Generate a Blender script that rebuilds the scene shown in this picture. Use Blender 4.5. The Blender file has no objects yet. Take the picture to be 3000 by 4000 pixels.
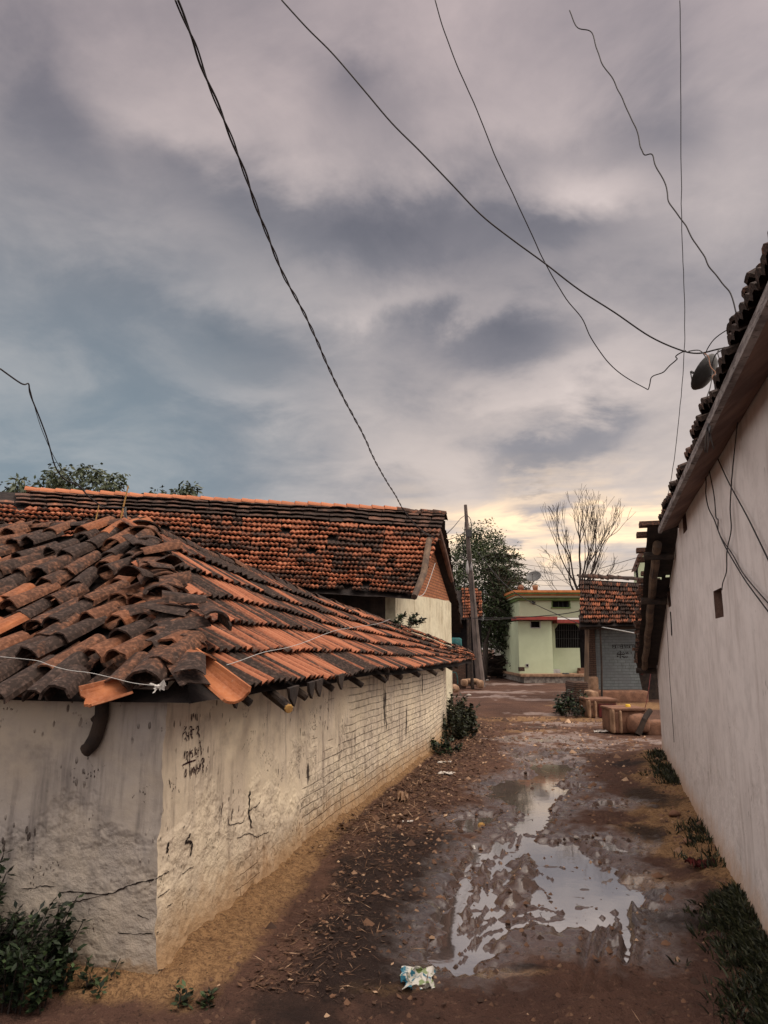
import bpy, math, random
import numpy as np
from mathutils import Vector, Matrix, noise
R = math.radians
up = Vector((0, 0, 1))
rnd = random.Random(11)
scene = bpy.context.scene
col = scene.collection

# ------------------------------------------------------------------ camera
FPX, PITCH, CAMZ = 2830.0, R(10.67), 1.7
cd = bpy.data.cameras.new('camera')
cam = bpy.data.objects.new('camera', cd); col.objects.link(cam)
cam.location = (0, 0, CAMZ); cam.rotation_euler = (R(90) + PITCH, 0, 0)
cd.sensor_fit = 'VERTICAL'; cd.sensor_height = 36.0; cd.lens = 36.0 * FPX / 4000.0
cd.clip_start = 0.05; cd.clip_end = 3000
scene.camera = cam

def ray(px, py):
    u = px - 1500.0; v = 2000.0 - py
    return Vector((u, FPX * math.cos(PITCH) - v * math.sin(PITCH), FPX * math.sin(PITCH) + v * math.cos(PITCH)))
def at(px, py, Y):                      # survey point: direction of sight + its distance in metres
    r = ray(px, py); return r * (Y / r.y) + Vector((0, 0, CAMZ))
def gr(px, py, z=0.0):                  # survey point on the level z
    r = ray(px, py); return r * ((z - CAMZ) / r.z) + Vector((0, 0, CAMZ))

# ------------------------------------------------------------------ materials
def nodes_of(m):
    m.use_nodes = True
    nt = m.node_tree; nt.nodes.clear(); return nt
class NB:
    def __init__(s, nt): s.nt = nt
    def n(s, t, **kw):
        x = s.nt.nodes.new(t)
        for k, v in kw.items():
            if k.startswith('i_'):
                key = k[2:]; key = int(key) if key.isdigit() else key.replace('_', ' ')
                x.inputs[key].default_value = v
            else: setattr(x, k, v)
        return x
    def l(s, a, b): s.nt.links.new(a, b)
    def math(s, op, a, b=None, c=None, clamp=False):
        x = s.n('ShaderNodeMath', operation=op, use_clamp=clamp)
        for i, v in enumerate((a, b, c)):
            if v is None: continue
            if isinstance(v, (int, float)): x.inputs[i].default_value = v
            else: s.l(v, x.inputs[i])
        return x.outputs[0]
    def mix(s, f, a, b, bt='MIX'):
        x = s.n('ShaderNodeMix', data_type='RGBA', blend_type=bt)
        for i, v in ((0, f), (6, a), (7, b)):
            if isinstance(v, (int, float)): x.inputs[i].default_value = v
            elif isinstance(v, tuple): x.inputs[i].default_value = v if len(v) == 4 else v + (1,)
            else: s.l(v, x.inputs[i])
        return x.outputs[2]
    def ramp(s, f, stops, interp='LINEAR'):
        x = s.n('ShaderNodeValToRGB'); x.color_ramp.interpolation = interp
        e = x.color_ramp.elements
        while len(e) > 1: e.remove(e[0])
        for i, (p, c) in enumerate(stops):
            el = e[0] if i == 0 else e.new(p)
            el.position = p; el.color = c if len(c) == 4 else tuple(c) + (1,)
        s.l(f, x.inputs[0]); return x.outputs[0]
    def step(s, f, a, b):
        x = s.n('ShaderNodeMapRange', interpolation_type='SMOOTHSTEP')
        s.l(f, x.inputs[0]); x.inputs[1].default_value = a; x.inputs[2].default_value = b
        return x.outputs[0]
    def noise(s, vec, scale, detail=4, rough=.55, dist=0):
        x = s.n('ShaderNodeTexNoise'); x.inputs['Scale'].default_value = scale
        x.inputs['Detail'].default_value = detail; x.inputs['Roughness'].default_value = rough
        x.inputs['Distortion'].default_value = dist
        if vec is not None: s.l(vec, x.inputs['Vector'])
        return x.outputs[0]
    def mapv(s, vec, scale=(1, 1, 1), loc=(0, 0, 0)):
        x = s.n('ShaderNodeMapping'); x.inputs['Scale'].default_value = scale; x.inputs['Location'].default_value = loc
        s.l(vec, x.inputs['Vector']); return x.outputs[0]
    def attr(s, name):
        return s.n('ShaderNodeAttribute', attribute_name=name).outputs['Fac']
    def bump(s, h, strength, dist=.02, prev=None):
        x = s.n('ShaderNodeBump'); x.inputs['Strength'].default_value = strength; x.inputs['Distance'].default_value = dist
        s.l(h, x.inputs['Height'])
        if prev is not None: s.l(prev, x.inputs['Normal'])
        return x.outputs[0]
    def finish(s, color, rough=.8, normal=None, spec=.3, metal=0, trans=None):
        b = s.n('ShaderNodeBsdfPrincipled'); o = s.n('ShaderNodeOutputMaterial')
        for k, v in (('Base Color', color), ('Roughness', rough), ('Specular IOR Level', spec), ('Metallic', metal)):
            if isinstance(v, tuple): b.inputs[k].default_value = v if len(v) == 4 else v + (1,)
            elif isinstance(v, (int, float)): b.inputs[k].default_value = v
            else: s.l(v, b.inputs[k])
        if normal is not None: s.l(normal, b.inputs['Normal'])
        s.l(b.outputs[0], o.inputs[0]); return b

def simple(name, c1, c2=None, scale=6, rough=.8, bump=.3, bscale=25, spec=.25, metal=0, stretch=(1, 1, 1), c3=None, contrast=(.35, .65)):
    m = bpy.data.materials.new(name); b = NB(nodes_of(m))
    tc = b.n('ShaderNodeTexCoord').outputs['Object']; v = b.mapv(tc, stretch)
    c2 = c2 or tuple(x * .6 for x in c1)
    f = b.step(b.noise(v, scale, 6, .6), *contrast)
    c = b.mix(f, c1, c2)
    if c3:
        c = b.mix(b.step(b.noise(v, scale * 2.7, 5, .65), .55, .68), c, c3)
    nrm = b.bump(b.noise(v, bscale, 5, .6), bump) if bump else None
    b.finish(c, rough, nrm, spec, metal); return m

def tile_mat(name, ramp, lichen=.5, lich_col=(.026, .018, .015), scale=9):
    m = bpy.data.materials.new(name); b = NB(nodes_of(m))
    tc = b.n('ShaderNodeTexCoord').outputs['Object']
    t = b.attr('tone')
    big = b.noise(tc, .55, 3); mid = b.noise(tc, scale, 6, .65); fine = b.noise(tc, scale * 6, 4, .6)
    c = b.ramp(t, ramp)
    c = b.mix(b.math('MULTIPLY', b.step(fine, .4, .75), .45), c, (.42, .19, .11), 'MIX')
    f = b.math('ADD', b.math('MULTIPLY', mid, .75), b.math('MULTIPLY', big, .5))
    f = b.math('ADD', f, b.math('MULTIPLY', b.math('SUBTRACT', .5, t), .55))
    f = b.step(f, .74 - lichen * .22, .90 - lichen * .22)
    c = b.mix(b.math('MULTIPLY', f, .93), c, b.mix(b.step(fine, .45, .7), lich_col, tuple(x * 2.6 for x in lich_col)))
    spot = b.step(b.noise(tc, 38, 2, .5), .70, .76)
    c = b.mix(b.math('MULTIPLY', spot, .35), c, (.30, .27, .23))
    nrm = b.bump(b.math('ADD', mid, b.math('MULTIPLY', fine, .6)), .45, .012)
    b.finish(c, b.math('ADD', .55, b.math('MULTIPLY', mid, .3)), nrm, .12); return m

M = {}
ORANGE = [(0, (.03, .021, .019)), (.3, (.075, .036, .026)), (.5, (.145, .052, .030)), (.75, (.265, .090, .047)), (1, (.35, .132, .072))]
BROWN = [(0, (.028, .020, .018)), (.4, (.062, .033, .023)), (.7, (.125, .053, .030)), (.9, (.28, .098, .044)), (1, (.40, .15, .065))]
DARKT = [(0, (.025, .02, .02)), (.6, (.07, .045, .038)), (.9, (.13, .065, .045)), (1, (.30, .12, .07))]
M['tile'] = tile_mat('clay_tile', ORANGE, .35)
M['tile_near'] = tile_mat('ribbed_clay_tile', ORANGE, .50, scale=7)
M['barrel'] = tile_mat('old_barrel_clay', BROWN, .42, (.030, .021, .018), scale=6)
M['dark_tile'] = tile_mat('sooty_tile', DARKT, .5)
M['ridge_tile'] = tile_mat('ridge_clay', [(0, (.24, .085, .045)), (1, (.44, .165, .085))], .10)
M['deck'] = simple('dark_batten', (.03, .022, .02), (.015, .012, .012), 8, .9)
M['wood'] = simple('weathered_wood', (.14, .095, .065), (.06, .042, .034), 5, .85, .6, 40, stretch=(1, 1, .25))
M['dark_wood'] = simple('soot_shade_wood', (.05, .035, .028), (.022, .017, .016), 6, .85, .5, 40)  # also colours the wall painted dark for eave shade
M['cut_wood'] = simple('cut_wood', (.42, .25, .08), (.25, .13, .05), 12, .8)
M['fascia'] = simple('grey_board', (.30, .27, .26), (.13, .11, .11), 7, .85, .7, 30, stretch=(1, 1, 5), c3=(.07, .06, .06))
M['soffit'] = simple('brown_board', (.19, .115, .09), (.10, .06, .05), 5, .85, .4, 30, stretch=(2, .3, 2))
M['cable'] = simple('black_cable', (.022, .019, .022), (.014, .012, .014), 20, .55, 0, spec=.3)
M['white_wire'] = simple('white_wire', (.52, .53, .52), (.40, .40, .40), 20, .6, 0)
M['plastic'] = simple('white_plastic', (.60, .58, .55), (.42, .40, .38), 14, .5, .5, 60)
M['metal'] = simple('grey_metal', (.09, .09, .09), (.055, .055, .055), 12, .5, .1, spec=.5, metal=.2)
M['dark_metal'] = simple('dark_metal', (.05, .05, .052), (.03, .03, .03), 12, .5, .1, spec=.4)
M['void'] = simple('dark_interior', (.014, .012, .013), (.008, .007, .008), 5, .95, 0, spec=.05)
M['teal'] = simple('teal_plastic', (.012, .10, .10), (.008, .05, .055), 5, .6, .1)
M['mud'] = simple('mud_plaster', (.22, .115, .075), (.13, .068, .046), 5, .9, .5, 30, c3=(.12, .07, .05))
M['pale_mud'] = simple('pale_mud_plaster', (.34, .215, .14), (.19, .115, .072), 4, .9, .5, 30)
M['ashlar'] = simple('grey_rubble', (.30, .27, .24), (.13, .11, .10), 7, .9, .9, 14)
M['concrete'] = simple('old_concrete', (.15, .12, .11), (.075, .06, .054), 5, .85, .5, 30, stretch=(1, 1, .3))
M['grey_white'] = simple('grey_whitewash', (.42, .41, .41), (.28, .27, .27), 4, .9, .4, 25)
M['green_paint'] = simple('pale_green_paint', (.50, .57, .40), (.43, .49, .34), 1.2, .8, .15, 30, contrast=(.25, .75))
M['green_trim'] = simple('green_trim', (.16, .24, .08), (.10, .16, .06), 5, .7, .1)
M['orange_trim'] = simple('orange_trim', (.52, .20, .07), (.40, .14, .05), 5, .7, .1)
M['red_trim'] = simple('red_trim', (.30, .055, .045), (.20, .04, .035), 4, .7, .1)
M['yellow'] = simple('yellow_plastic', (.75, .50, .05), (.62, .38, .04), 14, .5, .1)
M['bark'] = simple('bark', (.075, .058, .05), (.035, .028, .026), 8, .9, .8, 30, stretch=(1, 1, .3))
M['twig'] = simple('twig_bark', (.04, .03, .027), (.025, .019, .017), 8, .9, 0)
M['paper'] = simple('white_paper', (.62, .58, .53), (.45, .41, .38), 20, .8, .2)
M['redcloth'] = simple('red_cloth', (.10, .016, .014), (.045, .01, .012), 9, .9, .6, 50)
M['stone'] = simple('pale_stone', (.40, .36, .32), (.24, .21, .19), 9, .85, .5, 20)
M['ink'] = simple('maroon_ink', (.035, .008, .014), (.02, .006, .01), 30, .7, 0, spec=.1)
M['black_ink'] = simple('black_ink', (.03, .028, .03), (.02, .018, .02), 30, .7, 0, spec=.1)
M['crack'] = simple('open_crack', (.035, .026, .024), (.02, .016, .015), 30, .95, 0, spec=.05)
M['brick_dark'] = None

def leaf_mat(name, a, b_, c, rough=.55):
    m = bpy.data.materials.new(name); b = NB(nodes_of(m))
    t = b.attr('tone')
    cc = b.ramp(t, [(0, a), (.6, b_), (1, c)])
    p = b.finish(cc, rough, None, .3)
    return m
M['leaf'] = leaf_mat('acacia_leaf', (.012, .018, .010), (.04, .06, .022), (.085, .11, .045))
M['leaf_left'] = leaf_mat('far_leaf', (.02, .028, .016), (.06, .08, .04), (.13, .14, .09))
M['bush'] = leaf_mat('bush_leaf', (.007, .011, .007), (.018, .031, .014), (.065, .10, .042), .4)
M['grass'] = leaf_mat('grass_blade', (.010, .012, .007), (.022, .028, .012), (.065, .066, .03))
M['litter'] = leaf_mat('dry_leaf', (.05, .028, .02), (.16, .085, .05), (.42, .28, .18), .85)

def plaster(name, base, alt, streak, dirt, brick=0., dirt_h=.22, pits=.5, brick_u=(3, 6), relief=.9, soot=None):
    """old lime-washed wall; UV is in metres (u along the wall, v up)"""
    m = bpy.data.materials.new(name); b = NB(nodes_of(m))
    uv = b.n('ShaderNodeUVMap', uv_map='UVMap').outputs[0]
    sep = b.n('ShaderNodeSeparateXYZ'); b.l(uv, sep.inputs[0]); U, V = sep.outputs[0], sep.outputs[1]
    n1 = b.noise(uv, 1.1, 5, .6); n2 = b.noise(uv, 5, 6, .65); n3 = b.noise(uv, 26, 5, .65)
    c = b.mix(b.step(n1, .35, .65), base, alt)
    c = b.mix(b.math('MULTIPLY', b.step(n2, .42, .68), .45), c, tuple(x * .72 for x in alt))
    st = b.noise(b.mapv(uv, (9, .9, 1)), 1, 5, .65)
    stm = b.math('MULTIPLY', b.step(st, .46, .66), b.step(n1, .38, .60))
    c = b.mix(b.math('MULTIPLY', stm, .75), c, streak)
    rgm = b.math('ADD', .18, b.math('MULTIPLY', .82, b.step(b.math('ADD', b.noise(b.mapv(uv, (1, 1, 1), (2, 5, 0)), 1.4, 5, .6), b.math('MULTIPLY', b.math('SUBTRACT', .6, V), .22)), .44, .60)))
    vo3 = b.n('ShaderNodeTexVoronoi', feature='SMOOTH_F1'); b.l(uv, vo3.inputs['Vector']); vo3.inputs['Scale'].default_value = 17
    h = b.math('MULTIPLY', rgm, b.math('ADD', b.math('MULTIPLY', n2, .9), b.math('ADD', b.math('MULTIPLY', n3, .5), b.math('MULTIPLY', vo3.outputs['Distance'], .5))))
    blot = b.step(b.noise(b.mapv(uv, (1, 1, 1), (4, 9, 0)), 2.4, 7, .7), .56, .70)
    c = b.mix(b.math('MULTIPLY', blot, .35), c, streak)
    if brick:
        jx = b.n('ShaderNodeMix', data_type='VECTOR'); jx.inputs[0].default_value = .035
        nz = b.n('ShaderNodeTexNoise'); nz.inputs['Scale'].default_value = 2.2; b.l(uv, nz.inputs['Vector'])
        b.l(uv, jx.inputs[4]); b.l(nz.outputs['Color'], jx.inputs[5])
        bt = b.n('ShaderNodeTexBrick'); b.l(jx.outputs[1], bt.inputs['Vector'])
        bt.inputs['Scale'].default_value = 1; bt.inputs['Brick Width'].default_value = .21; bt.inputs['Row Height'].default_value = .074
        bt.inputs['Mortar Size'].default_value = .0105; bt.inputs['Mortar Smooth'].default_value = .9; bt.inputs['Bias'].default_value = 0
        mort = bt.outputs['Fac']
        reg = b.math('ADD', b.step(U, *brick_u), b.math('MULTIPLY', b.math('SUBTRACT', b.noise(uv, 1.3, 4), .5), 2.6))
        low = b.math('MULTIPLY', b.math('SUBTRACT', .75, V), .55)
        reg = b.step(b.math('ADD', reg, low), .38, .72)
        mort = b.step(b.math('ADD', mort, b.math('MULTIPLY', b.math('SUBTRACT', b.noise(uv, 23, 4, .65), .5), 1.5)), .42, .95)
        mk = b.math('MULTIPLY', mort, reg)
        dk = b.math('MULTIPLY', b.math('MULTIPLY', mk, b.step(b.noise(uv, 5, 5, .65), .40, .62)), b.step(b.noise(uv, 19, 4, .6), .30, .50))
        c = b.mix(b.math('MULTIPLY', dk, .72 * brick), c, (.07, .047, .038))
        face = b.noise(b.mapv(uv, (4.7, 13.5, 1)), 1, 2)
        c = b.mix(b.math('MULTIPLY', b.math('MULTIPLY', reg, b.step(face, .5, .75)), .4), c, tuple(x * .6 for x in base))
        h = b.math('SUBTRACT', h, b.math('MULTIPLY', mk, 1.6))
    # pits: short vertical dashes where the wash has flaked
    vo = b.n('ShaderNodeTexVoronoi'); b.l(b.mapv(uv, (26, 11, 1)), vo.inputs['Vector']); vo.inputs['Scale'].default_value = 1
    pit = b.math('MULTIPLY', b.step(vo.outputs['Distance'], .26, .16), b.step(b.noise(uv, 2.3, 4), .60 - .16 * pits, .72 - .16 * pits))
    vo2 = b.n('ShaderNodeTexVoronoi'); b.l(b.mapv(uv, (60, 34, 1)), vo2.inputs['Vector']); vo2.inputs['Scale'].default_value = 1
    pit2 = b.math('MULTIPLY', b.step(vo2.outputs['Distance'], .30, .16), b.step(b.noise(uv, 3.1, 5, .65), .60 - .10 * pits, .70 - .10 * pits))
    pit = b.math('MAXIMUM', pit, pit2)
    c = b.mix(b.math('MULTIPLY', pit, .8), c, (.06, .042, .036))
    h = b.math('SUBTRACT', h, b.math('MULTIPLY', pit, .8))
    if soot:
        for (u0, v0, ru, rv) in soot:
            du = b.math('DIVIDE', b.math('SUBTRACT', U, u0), ru); dv = b.math('DIVIDE', b.math('SUBTRACT', V, v0), rv)
            d = b.math('ADD', b.math('MULTIPLY', du, du), b.math('MULTIPLY', dv, dv))
            w = b.math('ADD', b.math('SUBTRACT', 1, d), b.math('MULTIPLY', b.math('SUBTRACT', b.noise(b.mapv(uv, (14, 5, 1)), 1, 5, .7), .5), 3.2))
            w = b.step(w, .45, .95)
            c = b.mix(b.math('MULTIPLY', w, .9), c, (.03, .022, .022))
            h = b.math('SUBTRACT', h, b.math('MULTIPLY', w, .6))
    # splashed earth along the foot of the wall
    dm = b.math('ADD', V, b.math('MULTIPLY', b.math('SUBTRACT', n2, .5), .45))
    dm = b.step(dm, dirt_h, dirt_h * .1)
    c = b.mix(b.math('MULTIPLY', dm, .85), c, dirt)
    nrm = b.bump(h, relief, .030)
    b.finish(c, .9, nrm, .15); return m

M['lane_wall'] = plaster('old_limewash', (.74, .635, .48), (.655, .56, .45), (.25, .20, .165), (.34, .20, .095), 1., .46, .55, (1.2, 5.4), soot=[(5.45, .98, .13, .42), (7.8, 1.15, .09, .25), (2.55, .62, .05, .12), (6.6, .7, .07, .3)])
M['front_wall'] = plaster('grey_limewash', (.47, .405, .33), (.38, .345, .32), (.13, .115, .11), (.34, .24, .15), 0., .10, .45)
M['gable_wash'] = plaster('yellowed_whitewash', (.62, .58, .44), (.56, .51, .38), (.25, .20, .13), (.5, .4, .25), 0., .1, .2)
M['white_plaster'] = plaster('mauve_white_plaster', (.66, .615, .605), (.61, .565, .555), (.43, .385, .37), (.42, .27, .17), 0., .38, .12, relief=.35)
def brick_mat(name, c1, c2, mortar, w=.22, hgt=.075, ms=.008, rough=.9, fade=None):
    m = bpy.data.materials.new(name); b = NB(nodes_of(m))
    uv = b.n('ShaderNodeUVMap', uv_map='UVMap').outputs[0]
    bt = b.n('ShaderNodeTexBrick'); b.l(uv, bt.inputs['Vector'])
    bt.inputs['Scale'].default_value = 1; bt.inputs['Brick Width'].default_value = w; bt.inputs['Row Height'].default_value = hgt
    bt.inputs['Mortar Size'].default_value = ms; bt.inputs['Mortar Smooth'].default_value = .3
    bt.inputs['Color1'].default_value = c1 + (1,); bt.inputs['Color2'].default_value = c2 + (1,); bt.inputs['Mortar'].default_value = mortar + (1,)
    n = b.noise(uv, 6, 5, .6); n2 = b.noise(uv, 1.1, 3)
    c = b.mix(b.math('MULTIPLY', b.step(n, .4, .7), .6), bt.outputs['Color'], tuple(x * .55 for x in c1))
    if fade: c = b.mix(b.math('MULTIPLY', b.step(n2, .40, .6), .7), c, fade)
    h = b.math('SUBTRACT', b.math('MULTIPLY', n, .6), b.math('MULTIPLY', bt.outputs['Fac'], 1.2))
    b.finish(c, rough, b.bump(h, .7, .02), .15); return m
M['gable_brick'] = brick_mat('red_brick', (.36, .15, .075), (.28, .11, .06), (.10, .055, .04))
M['blue_brick'] = brick_mat('blue_grey_brick', (.165, .19, .195), (.145, .165, .175), (.085, .09, .095), .26, .095, .007, fade=(.12, .13, .14))
M['old_brick'] = brick_mat('dark_old_brick', (.10, .06, .045), (.07, .045, .035), (.03, .022, .02), .22, .06, .012)

# ------------------------------------------------------------------ mesh helpers
ORIG = {}
class MB:
    def __init__(s): s.v = []; s.f = []; s.t = []; s.uv = []; s.tone = .5
    def vert(s, p, uv=None, tone=None):
        s.v.append(tuple(p)); s.t.append(s.tone if tone is None else tone); s.uv.append(uv or (0, 0)); return len(s.v) - 1
    def face(s, *i): s.f.append(tuple(i))
    def quad(s, pts, uvs=None, tone=None):
        ii = [s.vert(p, uvs[k] if uvs else None, tone) for k, p in enumerate(pts)]; s.f.append(tuple(ii))
    def box(s, c, size, rz=0, ax=None):
        c = Vector(c); m = Matrix.Rotation(rz, 3, 'Z') if ax is None else ax
        b = len(s.v)
        for x in (-.5, .5):
            for y in (-.5, .5):
                for z in (-.5, .5):
                    lp = Vector((x * size[0], y * size[1], z * size[2]))
                    s.vert(c + m @ lp, (lp.x + lp.y, lp.z))
        for q in ((0, 1, 3, 2), (4, 6, 7, 5), (0, 4, 5, 1), (2, 3, 7, 6), (0, 2, 6, 4), (1, 5, 7, 3)):
            s.f.append(tuple(b + k for k in q))
    def prism(s, pts, d):                # polygon swept along d; both ends closed; UV along first edge / z
        d = Vector(d); n = len(pts); b = len(s.v); o = Vector(pts[0])
        ax = (Vector(pts[1]) - o); ax.z = 0
        ax = ax.normalized() if ax.length > 1e-6 else Vector((1, 0, 0))
        dh = Vector((d.x, d.y, 0)); dl = dh.length
        for e in (0, 1):
            for p in pts:
                p = Vector(p); q = p + d * e
                s.vert(q, ((p - o).dot(ax) + e * dl, q.z))
        s.f.append(tuple(b + k for k in range(n))); s.f.append(tuple(b + n + k for k in reversed(range(n))))
        for k in range(n):
            a, c = k, (k + 1) % n
            s.f.append((b + a, b + n + a, b + n + c, b + c))
    def tube(s, pts, rad, n=6, cap=True):
        pts = [Vector(p) for p in pts]; m = len(pts)
        if m < 2: return
        prev = None; rings = []
        for i, p in enumerate(pts):
            t = (pts[min(i + 1, m - 1)] - pts[max(i - 1, 0)])
            t = t.normalized() if t.length > 1e-9 else Vector((0, 0, 1))
            if prev is None:
                a = Vector((0, 0, 1)) if abs(t.z) < .9 else Vector((1, 0, 0))
                x = t.cross(a).normalized()
            else:
                x = prev - t * prev.dot(t)
                x = x.normalized() if x.length > 1e-6 else t.orthogonal().normalized()
            prev = x; y = t.cross(x)
            r = rad[i] if isinstance(rad, (list, tuple)) else rad
            rings.append([s.vert(p + (x * math.cos(2 * math.pi * k / n) + y * math.sin(2 * math.pi * k / n)) * r) for k in range(n)])
        for a, b in zip(rings, rings[1:]):
            for k in range(n): s.f.append((a[k], a[(k + 1) % n], b[(k + 1) % n], b[k]))
        if cap:
            s.f.append(tuple(reversed(rings[0]))); s.f.append(tuple(rings[-1]))
    def lathe(s, prof, c, n=20, axm=None):
        c = Vector(c); axm = axm or Matrix.Identity(3); rings = []
        for (r, z) in prof:
            rings.append([s.vert(c + axm @ Vector((r * math.cos(2 * math.pi * k / n), r * math.sin(2 * math.pi * k / n), z))) for k in range(n)])
        for a, b in zip(rings, rings[1:]):
            for k in range(n): s.f.append((a[k], a[(k + 1) % n], b[(k + 1) % n], b[k]))
    def grid(s, fn, us, vs):
        b = len(s.v); nu = len(us)
        for v in vs:
            for u in us: s.vert(fn(u, v), (u, v))
        for j in range(len(vs) - 1):
            for i in range(nu - 1):
                a = b + j * nu + i; s.f.append((a, a + 1, a + nu + 1, a + nu))
    def leaf(s, p, d, up, l, w, tone):
        side = d.cross(up)
        side = side.normalized() if side.length > 1e-5 else Vector((1, 0, 0))
        b = [s.vert(q, None, tone) for q in (p, p + d * l * .5 + side * w * .5, p + d * l, p + d * l * .5 - side * w * .5)]
        s.f.append(tuple(b))
    def build(s, name, mat, parent=None, smooth=False, **tags):
        o0 = ORIG.get(parent.name, Vector()) if parent else Vector()
        if parent is None and s.v:
            xs = [p[0] for p in s.v]; ys = [p[1] for p in s.v]; zs = [p[2] for p in s.v]
            o0 = Vector(((min(xs) + max(xs)) / 2, (min(ys) + max(ys)) / 2, min(zs)))
        me = bpy.data.meshes.new(name)
        me.from_pydata([(p[0] - o0.x, p[1] - o0.y, p[2] - o0.z) for p in s.v], [], s.f)
        a = me.attributes.new('tone', 'FLOAT', 'POINT'); a.data.foreach_set('value', np.array(s.t, dtype=np.float32))
        uvl = me.uv_layers.new(name='UVMap')
        li = np.empty(len(me.loops), dtype=np.int32); me.loops.foreach_get('vertex_index', li)
        uvl.data.foreach_set('uv', np.array(s.uv, dtype=np.float32)[li].ravel())
        if smooth: me.polygons.foreach_set('use_smooth', np.ones(len(me.polygons), dtype=bool))
        me.materials.append(M[mat] if isinstance(mat, str) else mat)
        me.update()
        ob = bpy.data.objects.new(name, me); col.objects.link(ob)
        if parent: ob.parent = parent; ORIG[ob.name] = o0.copy()
        else: ob.location = o0; ORIG[ob.name] = o0.copy()
        for k, v in tags.items():
            if v: ob[k] = v
        return ob
def thing(name, label, cat, loc, group=None):
    o = bpy.data.objects.new(name, None); col.objects.link(o); o.location = loc; o.empty_display_size = .2
    o['label'] = label; o['category'] = cat
    if group: o['group'] = group
    ORIG[o.name] = Vector(loc); return o
def fnoise(p, s=1.0, o=0.0): return noise.noise(Vector((p[0] * s + o, p[1] * s - o, p[2] * s + 2 * o)))
def lerp(a, b, t): return a + (b - a) * t
def sst(x, a, b):
    t = min(1, max(0, (x - a) / (b - a))); return t * t * (3 - 2 * t)
def poly_at(pts, d):                       # point on a polyline at distance d (extrapolates)
    for i in range(len(pts) - 1):
        L = (pts[i + 1] - pts[i]).length
        if d <= L or i == len(pts) - 2: return pts[i] + (pts[i + 1] - pts[i]) * (d / L)
        d -= L
def smooth_path(pts, sub=6):
    out = []; n = len(pts)
    for i in range(n - 1):
        p0, p1, p2, p3 = pts[max(i - 1, 0)], pts[i], pts[i + 1], pts[min(i + 2, n - 1)]
        for k in range(sub):
            t = k / sub
            out.append(.5 * ((2 * p1) + (p2 - p0) * t + (2 * p0 - 5 * p1 + 4 * p2 - p3) * t * t + (3 * p1 - p0 - 3 * p2 + p3) * t ** 3))
    out.append(pts[-1]); return out

def frame(S, u, v, e=.02):
    du = (S(u + e, v) - S(u - e, v)).normalized(); dv = (S(u, v + .02) - S(u, v - .02)).normalized()
    n = du.cross(dv).normalized()
    if n.z < 0: n = -n
    return du, dv, n
def ribbed(S, ulen, nu, nv, *, valley=.30, ribvar=.12, keep=None, tone=None, lift=.03, amp=.016, npt=8, thick=.014, jit=.006, ribs=2, r=rnd, over=1.13, u0=0.):
    mb = MB(); w = ulen / nu
    for j in range(nv):
        sh = (j % 2) * .5 * w * .0
        for i in range(nu):
            uc = u0 + (i + .5) * w + sh; vc = (j + .5) / nv
            if keep and not keep(uc, vc): continue
            if r.random() < .012: continue
            du, dv, n = frame(S, uc, vc)
            tn = tone(uc, vc, i, j) if tone else r.random()
            ja = r.uniform(-jit, jit); jl = r.uniform(0, jit * 1.5); sk = r.uniform(-jit, jit) * 2; sk2 = r.uniform(-jit, jit) * 1.5
            rv_ = [r.gauss(0, ribvar) for _ in range(ribs + 1)]
            rows = []
            for e, v in ((0, j / nv), (1, (j + over) / nv)):
                rr = []
                for k in range(npt + 1):
                    f = k / npt
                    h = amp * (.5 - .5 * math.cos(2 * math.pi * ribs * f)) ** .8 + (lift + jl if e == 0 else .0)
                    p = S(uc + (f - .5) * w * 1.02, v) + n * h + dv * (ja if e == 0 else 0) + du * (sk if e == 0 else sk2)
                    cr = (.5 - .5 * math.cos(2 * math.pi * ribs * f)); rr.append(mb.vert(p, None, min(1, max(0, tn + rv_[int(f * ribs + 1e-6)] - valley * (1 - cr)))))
                rows.append(rr)
            low = []
            for k in range(npt + 1):
                low.append(mb.vert(Vector(mb.v[rows[0][k]]) - n * thick, None, tn * .7))
            for k in range(npt):
                mb.f.append((rows[0][k], rows[0][k + 1], rows[1][k + 1], rows[1][k]))
                mb.f.append((low[k], low[k + 1], rows[0][k + 1], rows[0][k]))
            mb.f.append((low[0], rows[0][0], rows[1][0])); mb.f.append((low[npt], rows[1][npt], rows[0][npt]))
    return mb
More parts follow.
